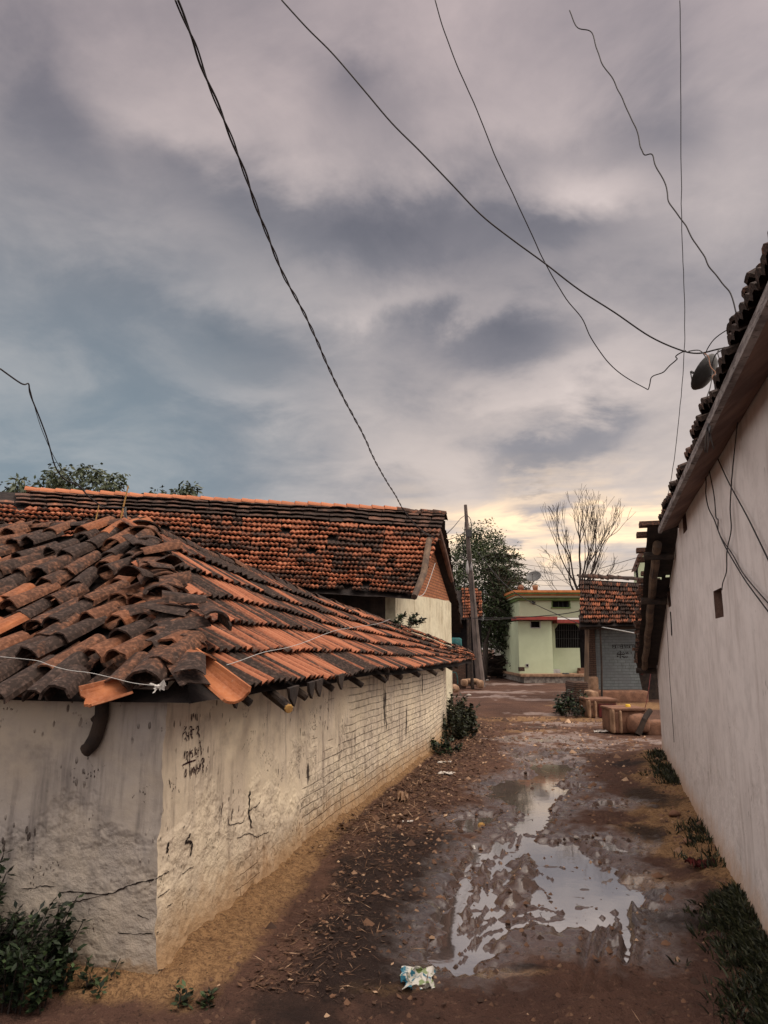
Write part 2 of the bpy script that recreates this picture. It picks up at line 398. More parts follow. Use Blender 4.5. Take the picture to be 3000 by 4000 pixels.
def barrel(mb, p0, p1, n, r0, r1, tone, inv=False, seg=8, th=.011, half=1.45, flat=1.0):
    """half-round clay tile from p0 (lower end) to p1"""
    ax = (p1 - p0).normalized(); x = n.cross(ax).normalized(); up = x.cross(ax).normalized()
    if up.dot(n) < 0: up = -up
    s = -1 if inv else 1; sd_ = p0.x * 37 + p0.y * 53 + p0.z * 91
    R_ = []
    for p, r in ((p0, r0), (lerp(p0, p1, .5), (r0 + r1) / 2), (p1, r1)):
        for dr in (0, -th):
            R_.append([mb.vert(p + x * (math.sin(a) * (r + dr)) + up * (s * (math.cos(a) * (r + dr) * flat)) + ax * ((.022 * noise.noise(Vector((a * 2.2, sd_, 1))) + .012 * noise.noise(Vector((a * 7, sd_, 4)))) * (1 if p is p0 else 0)) + up * (.010 * noise.noise(Vector((a * 1.7, sd_, (p - p0).length * 5)))), None, min(1, max(0, tone + .22 * noise.noise(Vector((a * 1.5, sd_, (p - p0).length * 6)))))) for a in [lerp(-half, half, k / seg) for k in range(seg + 1)]])
    o0, i0, o1, i1, o2, i2 = R_
    for k in range(seg):
        for a, b in ((o0, o1), (o1, o2)): mb.f.append((a[k], a[k + 1], b[k + 1], b[k]))
        for a, b in ((i0, i1), (i1, i2)): mb.f.append((a[k + 1], a[k], b[k], b[k + 1]))
        mb.f.append((i0[k], i0[k + 1], o0[k + 1], o0[k])); mb.f.append((o2[k], o2[k + 1], i2[k + 1], i2[k]))
    for (a, b, c, d) in ((o0, i0, i1, o1), (o1, i1, i2, o2)):
        mb.f.append((a[0], b[0], c[0], d[0])); mb.f.append((a[seg], d[seg], c[seg], b[seg]))
# ------------------------------------------------------------------ the low house on the left
d12 = Vector((math.sin(R(12.5)), math.cos(R(12.5)), 0)); nout = Vector((d12.y, -d12.x, 0)); lf = -nout
C0 = Vector((-1.21, 4.16, 0))
WL = [Vector((x, y, 0)) for x, y in ((-1.21, 4.16), (-.5, 7.4), (.1, 9.8), (.72, 12.2), (1.08, 14.0), (1.35, 16.2))]
WLEN = sum((b - a).length for a, b in zip(WL, WL[1:]))
def wob(p, k=1.): return (fnoise(p, 1.3, 3) * .022 + fnoise(p, 4.5, 7) * .009 + fnoise(p, 13, 1) * .0045) * k
def lane_w(u, v, off=0.):
    p = poly_at(WL, u) + Vector((0, 0, v)); f = sst(u, 0, .25)
    ea = .016 * math.exp(-max(u, 0) / .06) * (fnoise((0, 0, v), 4, 2) + .7 * fnoise((0, 0, v), 14, 5))
    return p + nout * (wob(p) * f + off + .05 * math.exp(-max(v, 0) / .12)) + Vector((ea, ea, 0))
def front_w(u, v, off=0.):
    p = C0 + lf * u + Vector((0, 0, v)); f = sst(u, 0, .25)
    ea = .016 * math.exp(-max(u, 0) / .06) * (fnoise((0, 0, v), 4, 2) + .7 * fnoise((0, 0, v), 14, 5))
    return p - d12 * (wob(p) * f + off) + Vector((ea, ea, 0)) + nout * .05 * math.exp(-max(v, 0) / .12) * math.exp(-u / .1)
def steps(a, b, s): n = max(1, int(round((b - a) / s))); return [a + (b - a) * i / n for i in range(n + 1)]

house = thing('low_tiled_house', 'low whitewashed brick house with sagging clay tile roof in the left foreground', 'house', C0)
mb = MB(); mb.grid(lane_w, steps(0, 5, .035) + steps(5, WLEN, .07)[1:], steps(-.15, 1.60, .035))
e0 = WL[-1]
mb.grid(lambda u, v: e0 + lf * u + Vector((0, 0, v)) + d12 * wob((u, 0, v)), steps(0, 2.2, .1), steps(-.1, 1.55, .1))
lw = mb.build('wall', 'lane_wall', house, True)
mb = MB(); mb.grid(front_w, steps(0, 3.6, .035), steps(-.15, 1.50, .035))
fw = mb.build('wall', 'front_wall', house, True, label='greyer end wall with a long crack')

CE = C0 + nout * .26 - d12 * .2 + Vector((0, 0, 1.42))
A = at(548, 2060, 7.0)
uA_l = (A - CE).dot(d12); uA_f = (A - CE).dot(lf)
EL = [CE, C0 + nout * .27 + d12 * 3.2 + Vector((0, 0, 1.42))]
for p in WL[2:5]: EL.append(p + nout * .28 + Vector((0, 0, 1.41)))
EL += [WL[5] + nout * .42 + Vector((0, 0, 1.40)), at(1850, 2580, 17.2)]
ELEN = sum((b - a).length for a, b in zip(EL, EL[1:]))
B = at(1530, 2436, 14.0); TE = at(1838, 2543, 17.3)
RL = [A, A.lerp(B, .5) + Vector((-.05, 0, -.03)), B, TE]
RLEN = sum((b - a).length for a, b in zip(RL, RL[1:]))
def S_l(u, v):
    lo = poly_at(EL, max(u, 0)) if u >= 0 else EL[0] + (EL[1] - EL[0]).normalized() * u
    if u < uA_l: hi = A + d12 * (u - uA_l)
    else: hi = poly_at(RL, (u - uA_l) / (ELEN - uA_l) * RLEN)
    p = lo.lerp(hi, v)
    p.z += -.05 * math.sin(math.pi * min(1, max(0, v))) + .03 * fnoise((u, v * 2, 0), .6, 4) + .012 * fnoise((u, v * 3, 0), 2.2, 8)
    return p
def S_f(u, v):
    lo = CE + lf * u; hi = A + lf * (u - uA_f)
    p = lo.lerp(hi, v)
    p.z += -.04 * math.sin(math.pi * min(1, max(0, v))) + .04 * fnoise((u, v * 2, 0), .9, 14)
    return p
def clus(u, v, s1, s2, o):
    return fnoise((u * s1, v * s2, 0), 1, o)
rt = random.Random(5)
def tone_l(u, v, i, j):
    k = clus(u, v, .9, 6, 3.3) * .5 + rt.gauss(0, .21) + .50
    return min(1, max(0, k))
NR = 6
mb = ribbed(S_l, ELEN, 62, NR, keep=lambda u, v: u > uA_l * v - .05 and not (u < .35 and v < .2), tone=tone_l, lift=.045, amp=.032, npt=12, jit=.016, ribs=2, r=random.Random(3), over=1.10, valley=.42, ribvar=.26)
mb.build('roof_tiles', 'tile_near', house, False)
# barrel tiles of the slope that faces the viewer
mb = MB(); rb = random.Random(9); NV = 10; SP = .205
for j in range(NV):
    for i in range(19):
        u = .1 + i * SP + (j % 2) * .04; v0 = j / NV - .01; v1 = (j + 1.22) / NV
        if u + .02 < uA_f * (v0 + .05): continue
        if j == 0 and i in (0, 1, 3): continue
        _, dv, n = frame(S_f, u, v0 + .05)
        q = lambda a: rb.uniform(-a, a)
        t = min(1, max(0, .42 + clus(u, v0, 1.3, 5, 8) * .5 + rb.gauss(0, .28)))
        s0 = S_f(u + q(.06), v0 + q(.028)) + n * (.055 + q(.025)); s1 = S_f(u + q(.045) - .02, v1) + n * (.028 + q(.015))
        if rb.random() < .06: continue
        if rb.random() < .12: s0 = s0.lerp(s1, .35)
        barrel(mb, s0, s1, (n + Vector((q(.15), q(.15), 0))).normalized(), .088 + q(.008), .070, t)
        t = min(1, max(0, .30 + rb.gauss(0, .2)))
        u2 = u + SP * .5
        barrel(mb, S_f(u2, v0 + .02) + n * .075, S_f(u2 + q(.02), v1) + n * .055, n, .085, .07, t, True, half=1.25)
mb.build('roof_tiles', 'barrel', house, False, label='heavy half-round tiles blackened with age')
# hip and ridge courses
mb = MB(); rh = random.Random(21)
for k in range(2, 13):
    a = k / 13 + .02; b = (k + 1.35) / 13
    p0 = CE.lerp(A, a); p1 = CE.lerp(A, b); n = (Vector((.25, -.35, 1)) + Vector((rh.uniform(-.25, .25), rh.uniform(-.2, .2), 0))).normalized()
    j = lambda s: Vector((rh.uniform(-s, s), rh.uniform(-s, s), rh.uniform(-s, s) * .5))
    barrel(mb, p0 + n * .02 + j(.05), p1 + n * -.015 + j(.04), n, .17, .14, rh.uniform(.05, .5), half=1.2, flat=.62, th=.018)
for k in range(20):
    u = uA_f + k * .2; p0 = A + lf * (k * .2 - .06); p1 = p0 + lf * .27
    barrel(mb, p0 + Vector((0, 0, .0 + rh.uniform(-.015, .02))), p1 + Vector((0, 0, -.01)), Vector((0, 0, 1)), .125, .115, rh.uniform(.0, .45), half=1.3, flat=.75)
for k in range(34):
    f0 = k / 34; f1 = (k + 1.3) / 34
    p0 = S_l(uA_l + f0 * (ELEN - uA_l), 1.0); p1 = S_l(uA_l + min(1, f1) * (ELEN - uA_l), 1.0)
    if (p1 - p0).length < .02: continue
    w = 1 - .45 * f0
    barrel(mb, p0 + Vector((rh.uniform(-.02, .02), 0, -.02 + rh.uniform(-.01, .015))), p1 + Vector((0, 0, -.03)), Vector((.2, 0, 1)).normalized(), .12 * w, .10 * w, rh.choice((.1, .2, .3, .3, .6)), half=1.3, flat=.8)
for k in range(26):
    f = rh.random() ** 1.3 * .75; c0_ = CE.lerp(A, f) + Vector((rh.uniform(-.22, .16), rh.uniform(-.1, .1), .05 + rh.uniform(0, .05))); a_ = rh.uniform(0, 6.28); ln_ = rh.uniform(.08, .16)
    dv_ = Vector((math.cos(a_), math.sin(a_), rh.uniform(-.3, .3) - .2 * math.sin(a_) * -1)) * ln_
    barrel(mb, c0_ - dv_, c0_ + dv_, (Vector((rh.uniform(-.4, .6), rh.uniform(-.6, .1), 1))).normalized(), rh.uniform(.07, .12), rh.uniform(.06, .11), rh.choice((.05, .15, .3, .4, .55, .8)), rh.random() < .3, half=rh.uniform(.6, 1.3), flat=rh.uniform(.5, .9))
mb.build('hip_tiles', 'barrel', house, False)
mb = MB()
mb.grid(lambda u, v: S_l(lerp(uA_l * v * .9, ELEN - .1, u), v) - Vector((0, 0, .05)), steps(0, 1, 1 / 60), steps(.03, 1, .125))
mb.grid(lambda u, v: S_f(lerp(uA_f * v * .9, 3.9, u), v) - Vector((0, 0, .05)), steps(0, 1, .05), steps(.03, 1, .125))
# back slopes so that the roof is whole
bk = lambda p: Vector((p.x, p.y, 0))
mb.quad([A + Vector((0, 0, -.06)), A + lf * 3.2 + Vector((0, 0, -.06)), A + lf * 3.2 + d12 * 2 + Vector((0, 0, -1.3)), A + d12 * 2 + lf * 2 + Vector((0, 0, -1.3))])
mb.quad([A + Vector((0, 0, -.06)), A + d12 * 2 + lf * 2 + Vector((0, 0, -1.3)), B + lf * 1.6 + Vector((0, 0, -1.0)), B + Vector((0, 0, -.06))])
mb.build('roof_deck', 'deck', house)
# rafters under the eaves
rr = random.Random(31)
for u in (.9, 1.9, 2.75, 3.6, 4.6, 5.6, 6.6, 7.7, 8.8, 10.0, 11.2):
    _, dv, n = frame(S_l, u, .1); p = S_l(u, .0) - n * .085
    mb = MB(); r0 = rr.uniform(.03, .045)
    ln = rr.uniform(-.02, .06)
    mb.tube([p - dv * ln + Vector((0, 0, -.0)), p + dv * .3, p + dv * .75], [r0 * .85, r0, r0], 8)
    mb.build('rafter', 'dark_wood', house)
mb = MB(); p0 = at(1128, 2768, 4.9); p1 = at(1040, 2695, 5.35)
mb.tube([p0, p0.lerp(p1, .3) + Vector((0, 0, .004)), p1], [.030, .036, .04], 9, cap=False); rf = mb.build('rafter', 'dark_wood', house, label='longest rafter end with a pale cut tip')
mb = MB(); e = (p0 - p1).normalized(); mb.tube([p0 - e * .004, p0 + e * .012], [.031, .025], 9); mb.build('cut_end', 'cut_wood', rf)
# split tile battens and straw hanging below the eave
for (px, py, Y, w) in ((1150, 2722, 5.0, .10), (925, 2735, 4.5, .06), (1515, 2625, 8.8, .20), (1335, 2665, 6.4, .1), (1220, 2700, 5.4, .07), (1250, 2690, 5.6, .09)):
    mb = MB(); p = at(px, py, Y)
    q = [p + d12 * w + up * .07, p - d12 * w + up * .06, p - d12 * w * .75 - up * .005, p - d12 * w * .2 - up * (w * .22 + .02), p + d12 * w * .15 - up * (w * .35 + .03), p + d12 * w * .55 - up * .01]
    mb.prism(q, -nout * .02 + up * .003)
    mb.build('eave_shard', 'dark_wood', house)
# carved bracket on the end wall
pts = [(398, 2735), (397, 2790), (384, 2845), (368, 2890), (345, 2922), (326, 2938)]
mb = MB(); P_ = [at(x, y, 4.22) for x, y in pts]
mb.tube(smooth_path(P_, 4), [.040 - .0 * i for i in range(21)][:len(smooth_path(P_, 4)) - 6] + [.038, .036, .036, .038, .036, .026], 8)
mb.tube([at(360, 2815, 4.24), at(380, 2800, 4.24)], [.016, .02], 6)
mb.build('bracket', 'dark_wood', house, True)

def strokes(mb, polys, wallfn, inv, w):
    """hand-painted strokes: flat ribbons 3 mm proud of the wall"""
    for pl in polys:
        ww = w
        if isinstance(pl[0], (int, float)): ww = pl[0]; pl = pl[1:]
        uv = [inv(*p) for p in pl]
        dense = []
        for a, b in zip(uv, uv[1:]):
            n = max(1, int(math.hypot(b[0] - a[0], b[1] - a[1]) / .012))
            for k in range(n): dense.append((lerp(a[0], b[0], k / n), lerp(a[1], b[1], k / n)))
        dense.append(uv[-1]); L = []
        for i, (u, v) in enumerate(dense):
            a = dense[max(0, i - 1)]; b = dense[min(len(dense) - 1, i + 1)]
            tx, ty = b[0] - a[0], b[1] - a[1]; l = math.hypot(tx, ty) or 1
            h = ww * (.5 + .22 * math.sin(i * 1.7 + u * 60)) * (1 if 0 < i < len(dense) - 1 else .6)
            L.append((mb.vert(wallfn(u - ty / l * h, v + tx / l * h)), mb.vert(wallfn(u + ty / l * h, v - tx / l * h))))
        for (a, b), (c, e) in zip(L, L[1:]): mb.f.append((a, b, e, c))
def inv_plane(o, du, n):
    def f(px, py):
        r = ray(px, py); c = Vector((0, 0, CAMZ)); t = (o - c).dot(n) / r.dot(n); p = c + r * t
        return ((p - o).dot(du), p.z)
    return f
dW = (WL[1] - WL[0]).normalized(); nW = Vector((dW.y, -dW.x, 0))
inv_lane = inv_plane(C0, dW, nW)
inv_front = inv_plane(C0, lf, -d12)
Zc = lambda X, Y: (650 + X / 7.375, 2780 + Y / 7.375)
WR = [  # traced from the maroon writing
 [(490, 410), (495, 440)], [(545, 430), (520, 480), (490, 520), (500, 570), (460, 620), (430, 650)], [(520, 570), (540, 690), (590, 700), (595, 570)], [(595, 600), (600, 830)], [(480, 800), (510, 745), (545, 845)],
 [(610, 520), (640, 430), (690, 440), (695, 520), (755, 505)], [(650, 520), (690, 560), (690, 650), (650, 660), (630, 600), (660, 560)], [(660, 660), (690, 750), (705, 765)],
 [.010, (810, 500), (830, 430), (870, 420), (880, 520), (840, 600), (810, 655)], [.010, (850, 600), (890, 680), (895, 740)],
 [(905, 810), (920, 900), (885, 890)], [(920, 900), (925, 1010), (945, 1000)], [(945, 1000), (945, 1130), (960, 1140), (940, 1260)],
 [(485, 1120), (460, 1240), (450, 1360)], [(515, 1390), (520, 1160), (560, 1150), (575, 1220), (530, 1300)], [(565, 1220), (555, 1400), (540, 1500)],
 [(630, 1055), (610, 1400), (585, 1700), (592, 1930)], [(700, 1095), (650, 1150), (660, 1190), (690, 1190), (690, 1270), (665, 1320)], [(645, 1150), (640, 1200)],
 [(775, 1010), (760, 1150), (740, 1270)], [(815, 1060), (765, 1150), (800, 1240)], [(860, 1020), (885, 1070)], [(840, 1250), (840, 1110), (880, 1100)], [(805, 1300), (850, 1275)],
 [(400, 1570), (400, 1530), (470, 1500), (560, 1460), (770, 1385)], [(405, 1590), (412, 1630)],
 [(480, 1640), (440, 1760), (425, 1855), (460, 1860), (490, 1760), (480, 1640)], [(645, 1580), (645, 1700), (630, 1840)],
 [(710, 1580), (680, 1640), (685, 1720), (720, 1760), (730, 1680), (710, 1580)], [(770, 1510), (770, 1700), (755, 1820)], [(780, 1820), (780, 1900)],
 [(845, 1480), (805, 1540), (810, 1620), (860, 1640), (850, 1700), (810, 1790)], [(890, 1470), (900, 1600), (885, 1730)], [(930, 1480), (905, 1600), (915, 1690)],
 [.010, (940, 1430), (970, 1350), (1015, 1340), (1010, 1430), (980, 1480), (1025, 1560), (1000, 1640)], [(975, 1690), (990, 1650), (1015, 1700)], [(980, 1720), (985, 1770)],
 [(690, 60), (685, 280)], [(740, 40), (745, 180)], [(795, 70), (797, 230)], [(838, 60), (842, 265)], [(922, 60), (922, 150)]]
mb = MB(); WRL = (WR[:8], WR[8:21], WR[21:33], WR[33:])
for grp in WRL:
    mb = MB(); strokes(mb, [[p if isinstance(p, float) else Zc(*p) for p in s] for s in grp], lambda u, v: lane_w(u, v, .0045), inv_lane, .0085); mb.build('painted_writing', 'ink', house)
# open cracks and missing chunks
mb = MB(); Q5 = lambda X, Y: (X * .7233, 2500 + Y * .7233)
def jag(pts, a, r):
    out = []
    for p, q in zip(pts, pts[1:]):
        for k in range(6):
            t = k / 6; out.append((lerp(p[0], q[0], t) + r.uniform(-a, a), lerp(p[1], q[1], t) + r.uniform(-a, a)))
    return out + [pts[-1]]
rc = random.Random(4)
fc = [[(125, 1340), (190, 1338), (220, 1325), (300, 1330)], [(330, 1360), (400, 1355), (470, 1360), (560, 1370), (620, 1360), (700, 1325), (770, 1305), (835, 1292)], [(330, 1420), (440, 1405), (560, 1372)], [(640, 1575), (720, 1585), (825, 1585)], [(740, 1480), (800, 1510)], [(300, 1480), (340, 1530), (370, 1590), (400, 1610)]]
for i, s in enumerate(fc):
    mb = MB(); strokes(mb, [[.007 if i == 1 else .0045] + jag([Q5(*p) for p in s], 2.0, rc)], lambda u, v: front_w(u, v, .003), inv_front, .006); mb.build('crack', 'crack', house)
lc = [[(835, 1292), (870, 1270), (905, 1250)], [(850, 1390), (880, 1365), (905, 1345)], [(890, 1445), (920, 1420)], [(975, 1265), (1040, 1220)], [(815, 1785), (860, 1765)], [(1060, 1720), (1120, 1650)], [(1480, 1410), (1540, 1480)],
      [(905, 1090), (895, 1150)], [(1020, 1045), (995, 1095), (1030, 1090), (1022, 1165)], [(1345, 815), (1340, 910), (1350, 1015)], [(1400, 860), (1385, 890), (1340, 920)], [(1235, 960), (1240, 1000), (1310, 985), (1320, 960)], [(1280, 1070), (1340, 1040), (1375, 1065), (1440, 1035)], [(910, 745), (912, 800)], [(980, 1015), (985, 1000)], [(840, 1590), (850, 1570)]]
for i, s in enumerate(lc):
    mb = MB(); strokes(mb, [[.016 if i in (7, 8, 9) else .005] + jag([Q5(*p) for p in s], 2.5, rc)], lambda u, v: lane_w(u, v, .0035), inv_lane, .007); mb.build('crack', 'crack', house)

# loose and broken tiles lying on the roof corner
def loose(label, p0, p1, n, r0, r1, tone, inv=False, half=1.4, mat='barrel', flat=1., th=.014, seg=8):
    mb = MB(); barrel(mb, p0, p1, n, r0, r1, tone, inv, seg=seg, half=half, flat=flat, th=th)
    o = mb.build('roof_tile', mat, None, False); o['label'] = label; o['category'] = 'roof tile'; o['group'] = 'loose tiles on the roof corner'; return o
up = Vector((0, 0, 1))
loose('long bright orange trough tile lying hollow side up at the roof corner', at(922, 2680, 3.90), at(722, 2528, 4.32), Vector((.15, -.75, .8)), .10, .085, .93, True, 1.1)
loose('upturned orange tile at the eave left of the white plastic knot', at(335, 2690, 3.86), at(500, 2648, 4.0), Vector((-.1, -.8, .7)), .10, .09, .9, True, 1.1)
loose('short arched brown tile standing open above the orange trough tile', at(652, 2555, 4.34), at(712, 2512, 4.55), up, .095, .085, .62, False, 1.5)
loose('dark cracked slab tile tilted beside the tall hip tile', at(612, 2478, 4.55), at(800, 2448, 4.75), Vector((.1, -.4, 1)), .13, .12, .12, False, .9, flat=.5)
loose('sooty half tile on edge at the right side of the hip', at(838, 2452, 4.62), at(800, 2410, 4.9), Vector((.6, -.3, .6)), .11, .10, .25, False, 1.2)
loose('broken dark arch tile directly above the white plastic knot', at(560, 2690, 4.0), at(640, 2580, 4.35), Vector((.2, -.2, 1)), .11, .10, .30, False, 1.3)
loose('drooping black barrel tile hanging over the left eave', at(215, 2735, 3.92), at(300, 2650, 4.25), up, .085, .08, .1, False, 1.5)
loose('flat brown shard under the orange trough tile', at(760, 2700, 3.95), at(700, 2610, 4.2), Vector((.2, -.3, 1)), .12, .12, .2, False, .8, flat=.4)

# ------------------------------------------------------------------ long house behind
R0 = at(1738, 2003, 18.0); R1 = at(100, 1918, 15.8); E0 = at(1625, 2330, 14.4); E1 = at(100, 2235, 11.7); F0 = at(1806, 2462, 22.5)
LL = (R1 - R0).length; rd = (R1 - R0).normalized()
def S_b(u, v):
    f = u / LL
    p = E0.lerp(E1, f).lerp(R0.lerp(R1, f), v)
    p.z += -.16 * math.sin(math.pi * min(1, max(0, v))) * (1 - .5 * v) + .05 * fnoise((u * .35, v * 1.5, 0), 1, 6) + .02 * fnoise((u, v * 4, 0), 1.5, 2)
    return p
lhouse = thing('long_tiled_house', 'long house with a broad red tiled roof and brick gable behind the low house', 'house', (W0x := at(1545, 2420, 15.2)).xy.to_3d())
rt2 = random.Random(6)
def tone_b(u, v, i, j):
    k = .56 + clus(u, v, .5, 11, 5.5) * .75 + clus(u, v, .2, 1.5, 1.5) * .2 + rt2.gauss(0, .17) + .05
    return min(1, max(0, k))
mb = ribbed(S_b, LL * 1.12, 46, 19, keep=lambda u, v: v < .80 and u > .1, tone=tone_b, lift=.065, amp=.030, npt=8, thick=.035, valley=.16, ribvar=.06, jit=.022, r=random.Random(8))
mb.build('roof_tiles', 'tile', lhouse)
mb = ribbed(S_b, LL * 1.12, 34, 20, keep=lambda u, v: v > .80 and u < LL * .985 + (1 - v) * 3, tone=lambda u, v, i, j: (min(1, max(0, rt2.gauss(.25, .25))) if u < LL * .8 else rt2.uniform(.4, 1)), lift=.05, amp=.012, npt=4, jit=.02, ribs=1, r=random.Random(18))
mb.build('roof_tiles', 'dark_tile', lhouse, label='upper courses of older dark flat tiles')
mb = MB(); rg = random.Random(2); nrt = int(LL / .31)
for k in range(nrt):
    p0 = R0 + rd * (k * LL / nrt - .02); p1 = p0 + rd * (LL / nrt * 1.08)
    up_ = -.035 + rg.uniform(-.012, .012) - (.04 if k < 3 else 0)
    barrel(mb, p0 + up * up_ + up * .03 * fnoise((k * .4, 0, 0), 1, 3), p1 + up * (up_ + .018), up, .105, .12, rg.uniform(.45, 1) if k > 3 else .0, half=1.45, th=.02)
mb.build('ridge_tiles', 'ridge_tile', lhouse)
mb = MB()
mb.grid(lambda u, v: S_b(u, v) - up * .06, steps(.05, LL * 1.12, .5), steps(0, 1, .1))
mb.grid(lambda u, v: R0.lerp(F0, v) + rd * u - up * (.02 + .1 * math.sin(math.pi * v)), steps(.05, LL, .6), steps(0, 1, .1))
mb.grid(lambda u, v: R0.lerp(F0, v) + rd * u - up * (.08 + .1 * math.sin(math.pi * v)), steps(.05, LL, .6), steps(0, 1, .1))
mb.build('roof_deck', 'deck', lhouse)
mb = ribbed(lambda u, v: R0.lerp(F0, 1 - v) + rd * u - up * .1 * math.sin(math.pi * v), 3.0, 13, 16, tone=lambda *a: rg.uniform(0, .5), lift=.05, amp=.03, npt=6, jit=.03, r=random.Random(28))
mb.build('roof_tiles', 'dark_tile', lhouse, label='far slope edged with jagged black tile ends')
W0 = Vector((W0x.x, W0x.y, 0)); w1 = at(1763, 2420, 20.8); W1 = Vector((w1.x, w1.y, 0)); gd = (W1 - W0); gl = gd.length; gn = gd.normalized()
def gz(t):
    ap = .47; z0 = E0.z + .42; za = R0.z - .22; z1 = F0.z + .72
    return lerp(z0, za, t / ap) if t < ap else lerp(za, z1, (t - ap) / (1 - ap))
zb = lambda t: lerp(at(1612, 2312, 15.4).z, at(1763, 2350, 20.8).z, t) + .05 * fnoise((t * 9, 0, 0), 1, 3)
inw = Vector((-gn.y, gn.x, 0)) * .22
ts = steps(0, 1, 1 / 16)
mb = MB(); pts = [W0, W1] + [W0 + gd * t + up * min(zb(t), gz(t)) for t in reversed(ts)]; mb.prism(pts, inw); mb.build('wall', 'gable_wash', lhouse)
mb = MB(); pts = [W0 + gd * t + up * (min(zb(t), gz(t))) + inw * .12 for t in ts] + [W0 + gd * t + up * gz(t) + inw * .12 for t in (1, .75, .47, .2, 0)]
mb.prism(pts, inw * .8); mb.build('brick_gable', 'gable_brick', lhouse)
mb = MB(); mb.prism([W0 + inw, W0 + inw + rd.xy.to_3d() * 11, W0 + inw + rd.xy.to_3d() * 11 + up * (E0.z + .2), W0 + inw + up * (E0.z + .2)], Vector((.05, .2, 0))); mb.build('wall', 'dark_wood', lhouse, label='front wall coloured dark for the deep eave shade')  # the deep eave shadow is put into this wall's dark colour
for (pp, r, m_) in ((((1676, 2108, 16.4), (1655, 2240, 15.1), (1618, 2332, 14.2)), .07, 'wood'), (((1712, 2068, 17.6), (1740, 2170, 19.2), (1764, 2268, 20.2)), .07, 'soffit'), (((1764, 2268, 20.2), (1782, 2350, 21.3), (1797, 2440, 22.3)), .06, 'dark_wood')):
    mb = MB(); mb.tube([at(*q) for q in pp], [r, r * 1.05, r * .9], 8); mb.build('rafter', m_, lhouse)
# sticks and a pipe standing on the near roof ridge
def stick(name, label, cat, pts, r, mat, group=None):
    mb = MB(); mb.tube(pts, r, 7); o = mb.build(name, mat); o['label'] = label; o['category'] = cat
    if group: o['group'] = group
    return o
stick('bamboo_stick', 'thin leaning bamboo stick tied to the grey pipe on the roof ridge', 'stick', [at(466, 2056, 7.05), at(483, 1975, 7.05), at(501, 1898, 7.05)], [.009, .008, .006], 'cut_wood')
stick('bamboo_stick', 'short thin stick standing apart at the left on the roof ridge', 'stick', [at(368, 2062, 7.2), at(378, 2015, 7.2), at(388, 1965, 7.2)], [.007, .006, .004], 'cut_wood')
stick('roof_pipe', 'short grey pipe post with a strut on the ridge of the low roof', 'pipe', [at(486, 2046, 7.0), at(489, 2010, 7.0), at(489, 1981, 7.0)], [.013, .013, .013], 'metal')
stick('pipe_strut', 'dark strut propping the grey pipe on the roof ridge', 'strut', [at(500, 2044, 6.95), at(490, 2000, 7.0)], [.007, .007], 'dark_metal')

# ------------------------------------------------------------------ plastered house on the right
P0 = Vector((2.55, 5.72, 0)); dr = Vector((math.sin(R(16.65)), math.cos(R(16.65)), 0)); nl = Vector((-dr.y, dr.x, 0))
tY = lambda Y: (Y - P0.y) / dr.y
inv_r = inv_plane(P0, dr, nl)
T1, TEND = tY(7.5), tY(12.1)
def top_r(t):
    y = P0.y + t * dr.y
    return 2.97 if t <= T1 else 2.93 - (y - 7.5) * .335
def wall_r(t, z, off=0.):
    p = P0 + dr * t + up * z
    return p + nl * (off + fnoise(p, .8, 2) * .014 + fnoise(p, 3.5, 5) * .004 + .035 * math.exp(-max(z, 0) / .15))
holes = []
for (x0, y0, x1, y1) in ((2667, 1992, 2682, 2082), (2791, 2300, 2821, 2414), (2610, 2292, 2619, 2372)):
    (ta, za), (tb, zc) = inv_r(x1, (y0 + y1) / 2), inv_r(x0, (y0 + y1) / 2)
    tm = (ta + tb) / 2; zt = inv_r((x0 + x1) / 2, y0)[1]; zbm = inv_r((x0 + x1) / 2, y1)[1]
    holes.append((min(ta, tb), max(ta, tb), zbm, zt))
rhouse = thing('plastered_house', 'tall mauve white plastered house along the right side of the lane', 'house', P0)
us = sorted(set([round(x, 4) for x in steps(-8, TEND, .12)] + [round(h[k], 4) for h in holes for k in (0, 1)]))
mb = MB()
zs = sorted(set([round(x, 4) for x in steps(-.12, 2.97, .1)] + [round(h[k], 4) for h in holes for k in (2, 3)]))
idx = {}
for j, z in enumerate(zs):
    for i, t in enumerate(us):
        zz = min(z, top_r(t)); idx[i, j] = mb.vert(wall_r(t, zz), (t, zz))
for j in range(len(zs) - 1):
    for i in range(len(us) - 1):
        if zs[j] >= top_r(us[i]): continue
        tm, zm = (us[i] + us[i + 1]) / 2, (zs[j] + zs[j + 1]) / 2
        if any(h[0] < tm < h[1] and h[2] < zm < h[3] for h in holes): continue
        mb.f.append((idx[i, j], idx[i + 1, j], idx[i + 1, j + 1], idx[i, j + 1]))
pe = P0 + dr * TEND
mb.quad([pe - up * .1, pe - nl * 4 - up * .1, pe - nl * 4 + up * 1.5, pe + up * 1.5], [(0, 0), (4, 0), (4, 1.5), (0, 1.5)])
mb.build('wall', 'white_plaster', rhouse, True)
for h in holes:
    mb = MB(); t0, t1, z0, z1 = h; dp = -.16
    a, b, c, e = [wall_r(t, z) for t, z in ((t0, z0), (t1, z0), (t1, z1), (t0, z1))]
    A_, B_, C_, D_ = [wall_r(t, z, dp) for t, z in ((t0, z0), (t1, z0), (t1, z1), (t0, z1))]
    for q in ((a, b, B_, A_), (b, c, C_, B_), (c, e, D_, C_), (e, a, A_, D_)): mb.quad(q)
    w = mb.build('window', 'soffit', rhouse)
    mb = MB(); mb.quad([p + nl * .004 for p in (A_, B_, C_, D_)])
    mb.build('dark_niche_back', 'void', w)  # near-black niche back paints the dark inside of the slit
tE0, tE1 = -8, tY(7.42)
mb = MB(); o1, o2 = .005, .165
q = lambda t, o, z: P0 + dr * t + nl * o + up * z
